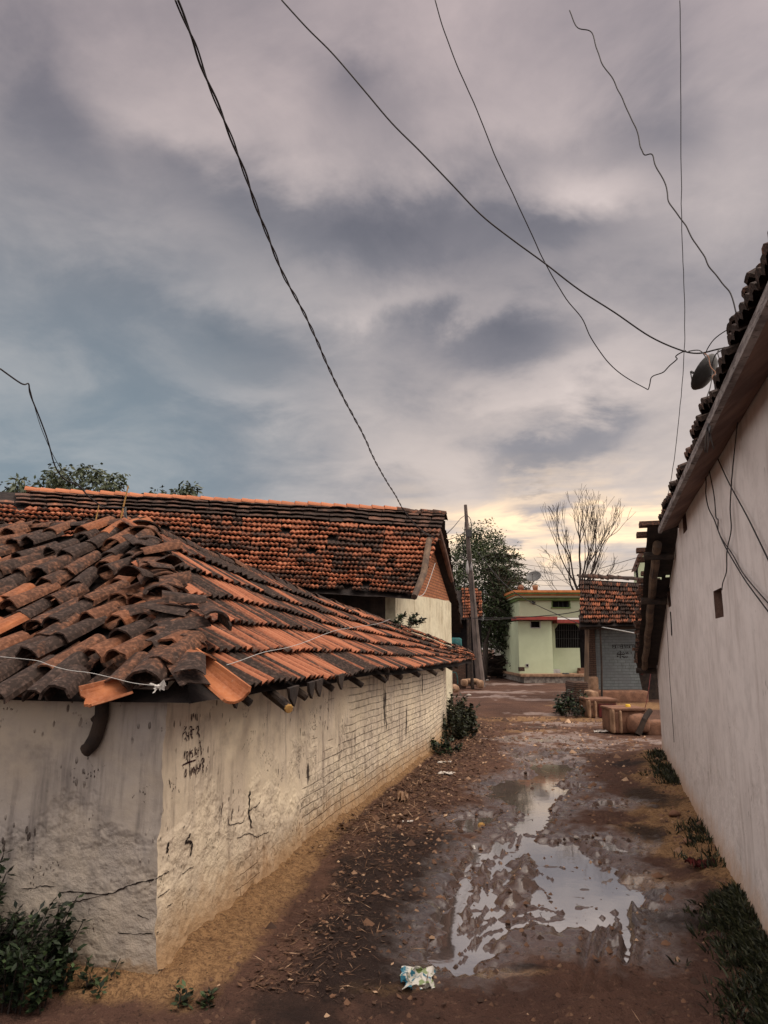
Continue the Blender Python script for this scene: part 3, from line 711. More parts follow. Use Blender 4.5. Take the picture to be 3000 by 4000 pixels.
mb.grid(lambda t, v: q(t, lerp(o1, o2, v), lerp(2.955, 2.895, v) + .008 * fnoise((t, v, 0), 2, 3)), steps(tE0, tE1, .25), steps(0, 1, .25))
mb.build('soffit', 'soffit', rhouse)
mb = MB(); mb.prism([q(tE0, .168, 2.885), q(tE0, .200, 2.885), q(tE0, .200, 2.938), q(tE0, .168, 2.938)], dr * (tE1 - tE0 + .02)); mb.build('fascia', 'fascia', rhouse)
S_r = lambda u, v: P0 + dr * (tE0 + u) + nl * lerp(.195, -2.6, v) + up * (lerp(2.955, 4.10, v) + .02 * fnoise((u, v, 0), 1.5, 4))
mb = ribbed(S_r, tE1 - tE0, 52, 9, tone=lambda *a: rnd.uniform(0, .5), lift=.018, amp=.026, npt=6, jit=.03, r=random.Random(33), thick=.03)
mb.build('roof_tiles', 'dark_tile', rhouse)
mb = MB(); mb.grid(lambda u, v: S_r(u, v) - up * .05, [0, tE1 - tE0], [0, 1]); 
mb.quad([q(tE1, .19, 2.93), q(tE1, 0, 2.93), q(tE1, -2.6, 2.93), q(tE1, -2.6, 4.2)]); mb.build('roof_deck', 'deck', rhouse)
mb = MB(); rr2 = random.Random(12)
for k in range(7):
    p = q(tY(2.6) + k * .13, .10 + rr2.uniform(-.05, .05), 3.10 + .03 * k % .1)
    barrel(mb, p, p - nl * .30 + up * .17, up, .10, .09, rr2.uniform(0, .3), half=1.4, th=.02)
mb.build('ridge_tiles', 'dark_tile', rhouse)
mb = MB(); mb.tube([wall_r(tY(9.9) - .42 * (z / 2.5) + .004 * math.sin(z * 9), z, .002) for z in steps(.5, 2.45, .1)], .0045, 4); mb.build('crack', 'crack', rhouse)
mb = MB(); c_ = wall_r(*inv_r(2623, 2440), .0); mb.prism([c_ + dr * a + up * b for a, b in ((.03, .16), (-.05, .15), (-.04, .0), (-.02, -.12), (.03, -.14), (.10, -.12), (.06, -.02))], nl * .006); mb.build('plaster_chip', 'crack', rhouse)
# lower house roof beyond, seen from below
annex = thing('lower_tiled_house', 'lower house whose black tiled roof projects past the end of the white plaster wall', 'house', P0 + dr * T1)
def S_a(u, v):                              # u along the lane, v from wall outwards
    t = T1 + u; return P0 + dr * t + nl * lerp(-1.2, .30 + .02 * fnoise((u, 0, 0), 2, 1), v) + up * (2.93 - u * dr.y * .335 + .04)
LA = TEND - T1 + .15
mb = MB(); us_ = steps(0, LA, .06); vs_ = [0, .3, .6, .8, .83, .86, .89, .92, .95, .98, 1]
n0 = len(mb.v); mb.grid(S_a, us_, vs_)
gaps = {(12, 7), (22, 5), (22, 6), (21, 3), (33, 6), (33, 7)}
mb.f = [f for k, f in enumerate(mb.f) if (k % (len(us_) - 1), k // (len(us_) - 1)) not in gaps]
mb.build('roof_deck', 'deck', annex)
mb = MB(); ra = random.Random(17)
for k in range(24):
    u = k * LA / 24; w = LA / 24
    if k in (2, 5): continue
    o = ra.uniform(.02, .085) + (.02 if k < 5 else 0); p = S_a(u + w / 2, 1)
    mb.box(p + nl * (o / 2 - .10) + up * (.05 + ra.uniform(0, .03)), (w * .94, .20 + o, .045), 0, Matrix((dr, nl, up)).transposed())
mb.build('roof_tiles', 'dark_tile', annex)
mb = MB(); mb.tube([S_a(u, .93) - up * (.07 + .01 * math.sin(u * 3)) for u in steps(.25, LA - .1, .3)], .048, 9); mb.build('rafter', 'wood', annex)
for u in (.45, 1.75, LA - .25):
    mb = MB(); p = S_a(u, 1); mb.tube([p + nl * .03 - up * .115, p - nl * .28 - up * .12], .045, 8); mb.build('purlin', 'dark_wood', annex)
# ------------------------------------------------------------------ ground
EX = 0
def ell(px, py, ru, rv, rot=0.):
    g = gr(px, py); return (g.x, g.y, ru, rv, rot)
PUD1 = [(1742,3640),(1760,3560),(1790,3470),(1830,3400),(1850,3360),(1880,3300),(1905,3330),(1960,3290),(2000,3245),(2040,3235),(2090,3265),(2150,3290),(2220,3275),(2310,3330),(2370,3375),(2440,3415),(2530,3480),(2520,3530),(2440,3560),(2370,3590),(2300,3610),(2200,3610),(2120,3590),(2060,3600),(1990,3620),(1930,3650),(1880,3680),(1810,3770),(1755,3775),(1735,3700)]
PUD2 = [(1990,3235),(2040,3190),(2000,3130),(1935,3085),(1925,3055),(1990,3035),(2090,3008),(2070,2970),(2035,2925),(2100,2915),(2180,2985),(2215,3020),(2180,3055),(2270,3062),(2240,3088),(2175,3100),(2150,3140),(2140,3190),(2100,3240)]
PUD3 = [(2310,3140),(2390,3138),(2405,3148),(2330,3152)]
PUD5 = [(1790,3190),(1860,3165),(1930,3175),(1880,3215),(1810,3225)]
PUD6 = [(2080,3655),(2190,3640),(2330,3650),(2300,3690),(2180,3700),(2100,3690)]
PUD7 = [(2405,3570),(2450,3560),(2455,3640),(2430,3720),(2408,3650)]
PUD8 = [(2330,3262),(2420,3290),(2400,3310),(2340,3290)]
PUD4 = [(2090,2960),(2150,2950),(2225,2975),(2215,2990),(2150,2992),(2110,2980)]
def seg_d(X, Y, a, b):
    ax, ay = a; dx, dy = b[0] - ax, b[1] - ay; L = dx * dx + dy * dy + 1e-12
    t = np.clip(((X - ax) * dx + (Y - ay) * dy) / L, 0, 1)
    return np.hypot(X - ax - t * dx, Y - ay - t * dy)
def sdist(X, Y, poly):
    d = np.full(X.shape, 1e9); ins = np.zeros(X.shape, bool); n = len(poly)
    for i in range(n):
        a, b = poly[i], poly[(i + 1) % n]; d = np.minimum(d, seg_d(X, Y, a, b))
        c = ((a[1] > Y) != (b[1] > Y)) & (X < (b[0] - a[0]) * (Y - a[1]) / (b[1] - a[1] + 1e-12) + a[0]); ins ^= c
    return np.where(ins, -d, d)
G2 = lambda pl: [(lambda g: (g.x, g.y))(gr(*p)) for p in pl]
PUDS = [G2(p) for p in (PUD1, PUD2, PUD3, PUD4, PUD5, PUD7, PUD8)]
RIDGES = [([(1905,3345),(1870,3420),(1862,3480)], .020, .05), ([(1935,3320),(1905,3400),(1900,3470)], .016, .05), ([(1965,3300),(1950,3350)], .016, .05), ([(1840,3480),(1812,3560)], .016, .045), ([(1900,3520),(1870,3570),(1800,3600)], .016, .05), ([(1960,3600),(1900,3615),(1850,3650)], .015, .05), ([(2110,3440),(2150,3480)], .014, .04), ([(2180,3360),(2240,3380)], .010, .04), ([(2120,3520),(2200,3540)], .014, .04), ([(2040,3335),(2035,3420),(2005,3500)], .085, .07), ([(1890,3385),(1898,3445)], .022, .05), ([(1948,3368),(1925,3430)], .024, .05), ([(1975,3385),(1930,3460)], .022, .05),
          ([(2000,3535),(1965,3565)], .035, .05), ([(1930,3560),(1880,3600),(1835,3625)], .014, .045), ([(1850,3590),(1820,3612)], .012, .045), ([(1925,3635),(1895,3670)], .02, .045), ([(1980,3580),(2030,3560),(2090,3572)], .016, .05),
          ([(2070,3370),(2120,3390),(2160,3412)], .014, .045), ([(1860,3450),(1850,3420)], .03, .04), ([(2090,3430),(2060,3490),(2050,3520)], .016, .04),
          ([(2010,3240),(1990,3290)], .018, .05), ([(2032,3245),(2015,3300)], .016, .05), ([(1795,3700),(1840,3660),(1880,3640)], .012, .045), ([(1780,3740),(1830,3700)], .012, .04)]
GROOVES = [([(2400 - k * 22 + 8 * s, 3535 + 10 * k), (2370 - k * 24, 3680), (2340 - k * 26, 3880)], .026, -.05 if s else .045) for k, s in ((0, 0), (1, 1), (2, 0), (3, 1))] + [([(2440, 3530), (2450, 3640), (2440, 3760)], .026, -.05), ([(2470, 3540), (2480, 3640), (2485, 3800)], .026, .04), ([(2420, 3560), (2420, 3700), (2400, 3860)], .028, .045), ([(2500, 3700), (2490, 3790)], .02, -.04)]
TR = [(G2(a), w, h) for a, w, h in RIDGES + GROOVES]
WP = [(p.x, p.y) for p in WL]; HOUSEP = WP + [(WP[-1][0] - 3, WP[-1][1] + .7), (C0.x - 6, C0.y + 6), (C0.x - 4 * nout.x, C0.y - 4 * nout.y)]
RW = [(P0.x + dr.x * t, P0.y + dr.y * t) for t in (-8, TEND)]
ZW = -.05
def nz(X, Y, s, o=0.):
    return np.array([noise.noise(Vector((x * s + o, y * s - o, o * 1.7))) for x, y in zip(X.ravel(), Y.ravel())]).reshape(X.shape)
GC = gr(1890, 3420)
def masks(X, Y):
    n1, n2, n3 = nz(X, Y, .55, 3), nz(X, Y, 2.1, 9), nz(X, Y, 7.5, 1)
    n4 = nz(X, Y, 21, 5) * (Y < 14)
    dl = sdist(X, Y, HOUSEP); drt = seg_d(X, Y, RW[0], RW[1])
    sd = np.minimum.reduce([sdist(X, Y, p) for p in PUDS]) + n2 * .07 + n3 * .10 + n4 * .05 - .05
    near = np.clip((9 - Y) / 4, 0, 1)
    h = .012 * (1 - np.abs(nz(X, Y, 12, 7)) * 2.5) * (Y < 14) + .03 * n1 + .022 * n2 + .012 * n3 + .006 * n4 + .006
    uu = (X - C0.x) * d12.x + (Y - C0.y) * d12.y; lane = np.clip((uu + .30) / .35, 0, 1)
    wl = lane * np.clip(1 - dl / (.12 + .34 * np.clip((8.5 - Y) / 4, 0, 1)) + .12 * n3, 0, 1)
    h += .075 * wl ** 1.3 - .10 * np.clip((.35 - uu) / .7, 0, 1) * np.clip(1.6 - dl, 0, 1)
    lit = np.clip(1 - np.abs(dl - .55) / .7, 0, 1); h += .03 * lit
    wr = np.clip(1 - (drt + .10 * n2) / (.30 + .35 * np.clip((Y - 5.5) / 3, 0, 1)), 0, 1); h += .09 * wr
    tr = np.zeros(X.shape)
    for pl, w, hh in TR:
        d = np.minimum.reduce([seg_d(X, Y, a, b) for a, b in zip(pl, pl[1:])])
        tr += hh * np.exp(-((d * (1 + .35 * n3)) / w) ** 2)
    m = 1 - np.clip((sd + .06) / .12, 0, 1); m = m * m * (3 - 2 * m)
    edge = np.clip(1 - np.abs(sd) / .35, 0, 1)
    h = h * (1 - m) + (ZW - .016 + n3 * .014 + n4 * .010 + n2 * .012) * m
    h = h - edge * .018 * (1 - m)
    rough = np.exp(-(((X - GC.x) / .5) ** 2 + ((Y - GC.y) / 1.0) ** 2)); h += rough * m * np.maximum(0, n3 * .055 + n4 * .03)
    h += tr * (.8 + .5 * n3)
    h = np.where(Y > 17, np.maximum(h, .0), h)
    return h, dict(sd=sd, dl=dl, dr=drt, wl=wl, wr=wr, n1=n1, n2=n2, n3=n3, tr=tr)
def zg(x, y): return float(masks(np.array([[x]], float), np.array([[y]], float))[0][0, 0])
def axis(lo, hi, a, b, s, g):
    out = [a]
    while out[-1] < b: out.append(out[-1] + s)
    st = s
    while out[-1] < hi: st *= g; out.append(out[-1] + st)
    st = s
    while out[0] > lo: st *= g; out.insert(0, out[0] - st)
    return np.array(out)
gx = axis(-900, 900, -1.2, 3.6, .024, 1.10); gy = axis(-40, 1500, 2.9, 8.4, .024, 1.016)
GX, GY = np.meshgrid(gx, gy)
H, mk = masks(GX, GY)
def E_(px, py, ru, rv, rot=0., nn=.7):
    x, y, ru, rv, rot = ell(px, py, ru, rv, rot); c, s = math.cos(rot), math.sin(rot)
    a = ((GX - x) * c + (GY - y) * s) / ru; b = (-(GX - x) * s + (GY - y) * c) / rv
    return np.clip(1.25 - np.sqrt(a * a + b * b) + nn * (mk['n2'] * .6 + mk['n3'] * .4), 0, 1)
wet = np.clip(1 - (mk['sd'] - .0) / .55 + .35 * mk['n3'], 0, 1) * .9
for e in ((2150, 3680, .65, .42), (2080, 3640, .7, .3), (2350, 3640, .4, .35), (2000, 3210, .5, .25), (1950, 3250, .45, .3), (2300, 3290, .5, .18), (1820, 3180, .25, .3)): wet = np.maximum(wet, E_(*e) * .85)
pale = np.zeros(GX.shape)
for e in ((2000, 2705, 2.6, 1.0), (1920, 2722, 1.6, .8), (2150, 2735, 1.7, .9), (2190, 2790, 1.6, .6), (1960, 2672, 2.6, 1.6), (2200, 2885, 1.5, .8), (2330, 2905, 1.3, .8), (2130, 2960, .6, .6), (2250, 2830, 1.5, .5)): pale = np.maximum(pale, E_(*e, 0, 1.7))
for e in ((2150, 2890, 1.1, .55), (2300, 2900, 1.0, .6), (2130, 2840, .5, .3), (2220, 2935, .9, .45)): wet = np.maximum(wet, E_(*e, 0, 1.5) * 1.1)
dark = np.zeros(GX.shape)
for e in ((1745, 3555, .13, .30), (1690, 3700, .22, .22), (1580, 3790, .28, .16), (1650, 3440, .3, .12), (1500, 3560, .5, .7), (1420, 3460, .3, .6), (1330, 3640, .3, .4), (1380, 3800, .5, .35), (1560, 3330, .3, .6), (1500, 3700, .3, .3)): dark = np.maximum(dark, E_(*e))  # dark soil, plus the drain's dark reflection painted into the colour
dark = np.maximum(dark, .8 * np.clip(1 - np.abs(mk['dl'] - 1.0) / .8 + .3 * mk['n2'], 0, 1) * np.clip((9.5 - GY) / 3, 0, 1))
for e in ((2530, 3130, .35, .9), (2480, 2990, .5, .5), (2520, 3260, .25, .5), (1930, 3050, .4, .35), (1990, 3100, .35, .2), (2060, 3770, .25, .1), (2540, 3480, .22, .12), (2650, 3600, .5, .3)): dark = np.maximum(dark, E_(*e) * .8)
och = np.maximum(mk['wl'] ** .5, 0)
och = np.maximum(och, mk['wr'] * .95)
for e in ((2650, 3300, .5, 1.2), (2630, 3080, .45, 1.2), (2680, 3200, .5, 1.5), (2560, 3440, .35, .3), (1960, 3790, .45, .13), (1480, 3870, .3, .1), (2060, 2860, .8, .5), (2150, 2810, 2.6, 1.1), (2000, 2640, 4.5, 2.5), (2450, 2760, 3, 2.2)): och = np.maximum(och, E_(*e) * (.95 if e[0] > 2600 else .62))
V_ = np.stack([GX.ravel(), GY.ravel(), H.ravel()], 1); nx_, ny_ = len(gx), len(gy)
me = bpy.data.meshes.new('ground')
ii = (np.arange(ny_ - 1)[:, None] * nx_ + np.arange(nx_ - 1)[None, :]).ravel()
F_ = np.stack([ii, ii + 1, ii + nx_ + 1, ii + nx_], 1).astype(np.int32)
me.vertices.add(len(V_)); me.vertices.foreach_set('co', V_.astype(np.float32).ravel())
me.loops.add(F_.size); me.loops.foreach_set('vertex_index', F_.ravel())
me.polygons.add(len(F_)); me.polygons.foreach_set('loop_start', np.arange(len(F_), dtype=np.int32) * 4); me.polygons.foreach_set('loop_total', np.full(len(F_), 4, np.int32))
me.polygons.foreach_set('use_smooth', np.ones(len(F_), bool))
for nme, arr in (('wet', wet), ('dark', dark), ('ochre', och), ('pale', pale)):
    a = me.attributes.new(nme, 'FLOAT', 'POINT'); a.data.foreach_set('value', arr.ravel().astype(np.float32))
me.update(); me.validate()
m = bpy.data.materials.new('village_mud'); b = NB(nodes_of(m))
P_o = b.n('ShaderNodeTexCoord').outputs['Object']
n1 = b.noise(P_o, .7, 5, .6); n2 = b.noise(P_o, 4.5, 6, .62); n3 = b.noise(P_o, 28, 5, .65); n4 = b.noise(P_o, 95, 3, .6)
w_, k_, o_ = b.attr('wet'), b.attr('dark'), b.attr('ochre')
c = b.mix(b.step(n1, .35, .65), (.118, .064, .046), (.070, .039, .031))
c = b.mix(b.math('MULTIPLY', b.step(n2, .42, .66), .55), c, (.075, .042, .032))
c = b.mix(b.math('MULTIPLY', b.step(n3, .55, .72), .35), c, (.27, .165, .11))
oc = b.mix(b.step(b.math('ADD', b.math('MULTIPLY', n3, .5), b.math('MULTIPLY', n4, .5)), .40, .60), (.33, .20, .10), (.15, .085, .045))
of = b.step(b.math('ADD', o_, b.math('MULTIPLY', b.math('SUBTRACT', n2, .5), .9)), .22, .62)
c = b.mix(b.math('MULTIPLY', of, .9), c, oc)
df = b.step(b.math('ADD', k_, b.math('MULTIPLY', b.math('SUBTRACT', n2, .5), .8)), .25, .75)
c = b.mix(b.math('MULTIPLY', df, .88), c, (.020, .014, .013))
wf = b.step(b.math('ADD', w_, b.math('MULTIPLY', b.math('SUBTRACT', n2, .5), 1.0)), .30, .80)
c = b.mix(b.math('MULTIPLY', wf, .45), c, (.085, .06, .05))
pf = b.step(b.math('ADD', b.attr('pale'), b.math('MULTIPLY', b.math('SUBTRACT', b.noise(b.mapv(P_o, (1, 3.2, 1)), 1.6, 5, .65), .5), 1.3)), .35, .8)
c = b.mix(b.math('MULTIPLY', pf, .75), c, b.mix(n3, (.34, .27, .245), (.20, .15, .135)))
grit = b.step(n4, .66, .74); c = b.mix(b.math('MULTIPLY', grit, .35), c, (.34, .25, .19))
dkspeck = b.step(b.noise(P_o, 42, 5, .7), .55, .63); c = b.mix(b.math('MULTIPLY', dkspeck, .6), c, (.02, .014, .012))
rgh = b.math('SUBTRACT', .88, b.math('MULTIPLY', wf, .72)); rgh = b.math('SUBTRACT', rgh, b.math('MULTIPLY', df, .12))
hh = b.math('ADD', b.math('MULTIPLY', n2, 1.0), b.math('ADD', b.math('MULTIPLY', n3, .6), b.math('MULTIPLY', n4, .4)))
bpn = b.n('ShaderNodeBump'); bpn.inputs['Distance'].default_value = .034; b.l(hh, bpn.inputs['Height']); b.l(b.math('SUBTRACT', .9, b.math('MULTIPLY', wf, .78)), bpn.inputs['Strength']); bp = bpn.outputs[0]
b.finish(c, rgh, bp, b.math('ADD', .10, b.math('MULTIPLY', wf, .75)))
me.materials.append(m)
g = bpy.data.objects.new('ground', me); col.objects.link(g); g['kind'] = 'structure'

m = bpy.data.materials.new('puddle_water'); b = NB(nodes_of(m))
P_o = b.n('ShaderNodeTexCoord').outputs['Object']
bs = b.finish(b.mix(b.step(b.noise(P_o, 2, 4), .4, .65), (.13, .10, .088), (.10, .075, .066)), .045, b.bump(b.noise(P_o, 9, 2), .035, .01), 1.0)
bs.inputs['IOR'].default_value = 3.2
M['water'] = m
mb = MB()
mb.quad([(-.6, 3.3, ZW), (2.6, 3.3, ZW), (4.4, 11.6, ZW), (.9, 11.6, ZW)])
ob = mb.build('puddle', 'water'); ob['kind'] = 'structure'

# ------------------------------------------------------------------ litter, grass, weeds (nobody could count them)
rl = random.Random(77); mb = MB()
def scatter(n, region):
    pts = []
    while len(pts) < n:
        p = region()
        if p: pts.append(p)
    X = np.array([[p[0] for p in pts]]); Y = np.array([[p[1] for p in pts]])
    h, k = masks(X, Y); return [(x, y, z) for x, y, z in zip(X[0], Y[0], h[0])]
def reg_left():
    u = 13 * rl.random() ** 1.3; o = .12 + abs(rl.gauss(0, .48)); p = poly_at(WL, u) + nout * o
    if u < 2.2 and o < .5: return None
    if o > 1.55: return None
    return p.x, p.y
def reg_any():
    y = rl.uniform(3, 15); x = rl.uniform(-.9 + .2 * (y - 4), 2.2 + .29 * (y - 4)); return x, y
for (x, y, z) in scatter(11000, reg_left) + scatter(700, reg_any):
    a = rl.uniform(0, 6.28); s = rl.uniform(.012, .045) * (1.0 if y < 7 else 1.7)
    d = Vector((math.cos(a), math.sin(a), rl.uniform(-.1, .45))).normalized()
    thin = rl.random() < .62
    mb.leaf(Vector((x, y, z + .006)), d, Vector((rl.uniform(-.5, .5), rl.uniform(-.5, .5), 1)).normalized(), s * (2.4 if thin else 1), s * (.12 if thin else .55), min(1, max(0, rl.gauss(.30, .32))))
ob = mb.build('leaf_litter', 'litter'); ob['kind'] = 'stuff'
mb = MB(); rs_ = random.Random(91)
def reg_lane():
    y = 3.2 + 16 * rs_.random() ** 1.5; o = rs_.uniform(.3, 3.9); p = Vector((C0.x + (y - C0.y) * .2217, y, 0)) + nout * o
    return p.x, p.y
for (x, y, z) in scatter(3200, reg_lane):
    s = rs_.uniform(.004, .016) * (1 + y / 9) * (2.2 if rs_.random() < .05 else 1); tn = min(1, max(0, rs_.gauss(.35, .28))); a = rs_.uniform(0, 6.28)
    ring = [mb.vert((x + math.cos(a + k * 1.257) * s * rs_.uniform(.7, 1.2), y + math.sin(a + k * 1.257) * s * rs_.uniform(.7, 1.2), z - .003), None, tn) for k in range(5)]; tp = mb.vert((x + rs_.uniform(-.3, .3) * s, y + rs_.uniform(-.3, .3) * s, z + s * rs_.uniform(.5, .9)), None, tn)
    for k in range(5): mb.f.append((ring[k], ring[(k + 1) % 5], tp))
ob = mb.build('gravel', 'litter', None, True); ob['kind'] = 'stuff'
def tuft(mb, p, h, n, spread, r, lean=.5):
    for k in range(n):
        a = r.uniform(0, 6.28); d = r.random() ** .6 * spread
        q = Vector(p) + Vector((math.cos(a) * d, math.sin(a) * d, 0))
        t = Vector((math.cos(a) * lean * r.random(), math.sin(a) * lean * r.random(), 1)).normalized(); hh = h * r.uniform(.3, 1.45); w = (.0022 + .0018 * r.random()) * (1 + q.y / 8)
        sd_ = t.cross(Vector((r.uniform(-1, 1), r.uniform(-1, 1), .1))).normalized(); tn = r.random()
        m1 = q + t * hh * .55; e = q + t * hh * .9 + Vector((math.cos(a), math.sin(a), -.3)) * hh * .35 * r.random()
        ii = [mb.vert(x, None, tn) for x in (q - sd_ * w, q + sd_ * w, m1 + sd_ * w * .8, m1 - sd_ * w * .8, e)]
        mb.f.append((ii[0], ii[1], ii[2], ii[3])); mb.f.append((ii[3], ii[2], ii[4]))
rg2 = random.Random(41); mb = MB()
def reg_r():
    y = 3.3 + 2.0 * rg2.random() ** 1.6; x = P0.x + (y - P0.y) * dr.x / dr.y - abs(rg2.gauss(0, .14)) - .02
    return x, y
def reg_r2():
    y = rg2.uniform(5.8, 12); x = P0.x + (y - P0.y) * dr.x / dr.y - abs(rg2.gauss(0, .12)) - .02
    return (x, y) if noise.noise(Vector((x, y * 1.1, 4))) > .0 else None
for q in scatter(900, reg_r): tuft(mb, q, .055, 10, .05, rg2, 1.3)
for q in scatter(190, reg_r2): tuft(mb, q, .075, 9, .06, rg2, 1.0)
ob = mb.build('grass', 'grass'); ob['kind'] = 'stuff'
def weeds(name, label, cat, centre, rx, ry, hgt, n, leafl, seed, mat='bush', tilt=None):
    r = random.Random(seed); t = thing(name, label, cat, Vector((centre[0], centre[1], centre[2])))
    mb, ms = MB(), MB(); nst = max(6, n // 45)
    for s in range(nst):
        a = r.uniform(0, 6.28); d = r.random() ** .5
        b0 = Vector(centre) + Vector((math.cos(a) * d * rx, math.sin(a) * d * ry, -.02))
        hh = hgt * (1 - .55 * d * d) * r.uniform(.6, 1.15); ln = Vector((math.cos(a) * .3 + r.uniform(-.25, .25), math.sin(a) * .3 + r.uniform(-.25, .25), 1))
        if tilt: ln += Vector(tilt) * r.random()
        tip = b0 + ln.normalized() * hh; mid = b0.lerp(tip, .5) + Vector((r.uniform(-.03, .03), 0, .02))
        ms.tube([Vector(centre) - up * .06, b0 - up * .04, b0, mid, tip], [.006, .006, .006, .004, .002], 4, False)
        for k in range(n // nst):
            f = r.uniform(.15, 1.02); p = b0.lerp(mid, f * 2) if f < .5 else mid.lerp(tip, f * 2 - 1)
            dd = Vector((r.uniform(-1, 1), r.uniform(-1, 1), r.uniform(-.35, .7))).normalized()
            mb.leaf(p + dd * .01, dd, Vector((r.uniform(-.6, .6), r.uniform(-.6, .6), 1)), leafl * r.uniform(.55, 1.2), leafl * r.uniform(.4, .6), min(1, max(0, r.gauss(.42, .28))))
    mb.build('leaves', mat, t); ms.build('stem', 'twig', t); return t
p = front_w(.62, 0, .22); weeds('leafy_bush', 'dark leafy bush growing against the cracked end wall in the lower left corner', 'bush', (p.x - .1, p.y, -.05), .36, .2, .52, 3600, .05, 1)
p = front_w(1.3, 0, .2); weeds('leafy_bush', 'taller part of the dark bush at the very left edge', 'bush', (p.x + .1, p.y, -.05), .34, .22, .74, 3200, .05, 2)
p = front_w(.22, 0, .12); weeds('small_weed', 'small sprig of round leaves at the wall foot between bush and corner', 'weed', (p.x, p.y, -.06), .10, .06, .22, 110, .045, 3)
p = front_w(-.12, 0, .16); weeds('small_weed', 'low green sprout in front of the wall corner', 'weed', (p.x, p.y, -.05), .12, .05, .15, 110, .045, 4)
q = gr(1795, 2900); weeds('weed_clump', 'green weed clump at the far end of the low house wall', 'weeds', (q.x - .05, q.y + 1.4, 0), .42, 1.5, .85, 4800, .10, 5, 'grass')
q = gr(1735, 2945); weeds('weed_clump', 'dark low weeds at the foot of the whitewashed brick end of the low house', 'weeds', (q.x, q.y, 0), .22, .5, .35, 700, .07, 6)
q = gr(2260, 2795); weeds('weed_clump', 'dark bushy weeds beside the mossy block left of the mud stands', 'weeds', (q.x - .05, q.y, 0), .55, .7, .62, 2000, .10, 7)
q = at(1590, 2425, 13.6); weeds('creeper', 'leafy creeper hanging over the low roof in front of the white gable', 'creeper', (q.x, q.y, q.z - .06), .28, .5, .26, 420, .085, 8, tilt=(.9, .4, -.7))
q = gr(2690, 3060); weeds('weed_clump', 'small dark tuft growing at the foot of the plaster wall', 'weeds', (q.x - .0, q.y, .05), .07, .22, .28, 260, .05, 9, 'grass')
# ------------------------------------------------------------------ pale green house at the end of the lane
def pb(mb, x0, y0, x1, y1, Y, depth, dz=0):
    a, c = at(x0, y1, Y), at(x1, y0, Y); a.x, c.x = at(x0, 2520, Y).x, at(x1, 2520, Y).x
    mb.box(((a.x + c.x) / 2, Y + depth / 2, (a.z + c.z) / 2), (abs(c.x - a.x), depth, abs(c.z - a.z)))
def one(name, mat, parent, *boxes):
    mb = MB()
    for q in boxes: pb(mb, *q)
    return mb.build(name, mat, parent)
YG = 38.0
gh = thing('green_house', 'flat roofed pale green house with red ledge and orange roof edge', 'house', Vector((at(2100, 2640, YG).x, YG, 0)))
one('wall', 'green_paint', gh, (2026, 2425, 2076, 2640, YG, 6), (2076, 2452, 2113, 2640, YG, .3), (2113, 2425, 2158, 2640, YG, 6), (2076, 2425, 2113, 2427, YG, .3))
one('wall', 'green_paint', gh, (2034, 2345, 2164, 2408, YG + .5, 5), (2164, 2345, 2420, 2347, YG + .5, .4), (2164, 2374, 2420, 2412, YG + .5, .4), (2234, 2347, 2420, 2374, YG + .5, .4))
one('wall', 'green_paint', gh, (2158.5, 2531, 2264, 2640, YG + .9, .22))
mb = MB()
zt, zm = at(0, 2425, YG + .9).z, at(0, 2531, YG + .9).z
for x0, x1, pts in ((2158.5, 2170, None), (2264, 2300, None)):
    if x0 < 2200: pb(mb, x0, 2425, x1, 2531, YG + .9, .22)
a1, a2, a3 = at(2170, 2436, YG + .9), at(2182, 2436, YG + .9), at(2170, 2455, YG + .9); mb.prism([a1, a2, a3], (0, .2, 0))
b1, b2, b3 = at(2266, 2436, YG + .9), at(2252, 2436, YG + .9), at(2266, 2455, YG + .9); mb.prism([b1, b2, b3], (0, .2, 0))
pb(mb, 2158.5, 2424, 2290, 2436.5, YG + .9, .2); mb.build('veranda_arch', 'green_paint', gh)
v = one('veranda', 'void', gh, (2160, 2430, 2300, 2640, YG + 2.2, .2))
mb = MB()
for x in range(2176, 2266, 9): mb.tube([at(x, 2437, YG + 1.1), at(x, 2531, YG + 1.1)], .012, 5)
for y in (2462, 2495): mb.tube([at(2170, y, YG + 1.1), at(2266, y, YG + 1.1)], .012, 5)
mb.build('grille', 'dark_metal', gh)
one('door', 'void', gh, (2265, 2440, 2300, 2634, YG + 1.3, .1))
w = one('window', 'green_trim', gh, (2162, 2345.5, 2236, 2348, YG + .46, .05), (2160, 2372, 2237, 2376, YG + .40, .12), (2162, 2347, 2165, 2373, YG + .46, .05), (2233, 2347, 2236, 2373, YG + .46, .05)); one('pane', 'void', w, (2164, 2347, 2234, 2374, YG + .75, .05))
for x in (2182, 2199, 2216):
    mb = MB(); mb.tube([at(x, 2347, YG + .6), at(x, 2374, YG + .6)], .014, 5); mb.build('bar', 'dark_metal', w)
w = one('window', 'grey_white', gh, (2074, 2424, 2077, 2453, YG - .03, .05), (2112, 2424, 2115, 2453, YG - .03, .05), (2074, 2451, 2115, 2453.5, YG - .05, .08)); one('pane', 'void', w, (2076, 2424, 2113, 2452, YG + .22, .04))
w = one('vent', 'grey_white', gh, (2051, 2593, 2063, 2595, YG - .03, .04), (2051, 2604, 2063, 2606, YG - .03, .04), (2051, 2595, 2053, 2604, YG - .03, .04), (2061, 2595, 2063, 2604, YG - .03, .04)); one('vent_hole', 'void', w, (2053, 2595, 2061, 2604, YG - .008, .02))
mb = MB(); L = [at(2019, 2409, YG - .35), at(2178, 2412, YG - .35)]
def slab(mb, x0, x1, yt, yb, Y, D):
    pb(mb, x0, yt, x1, yb, Y, D)
slab(mb, 2019, 2182, 2408, 2421, YG - .45, 1.4); slab(mb, 2180, 2300, 2420, 2433, YG - .15, 1.3)
mb.build('ledge', 'red_trim', gh)
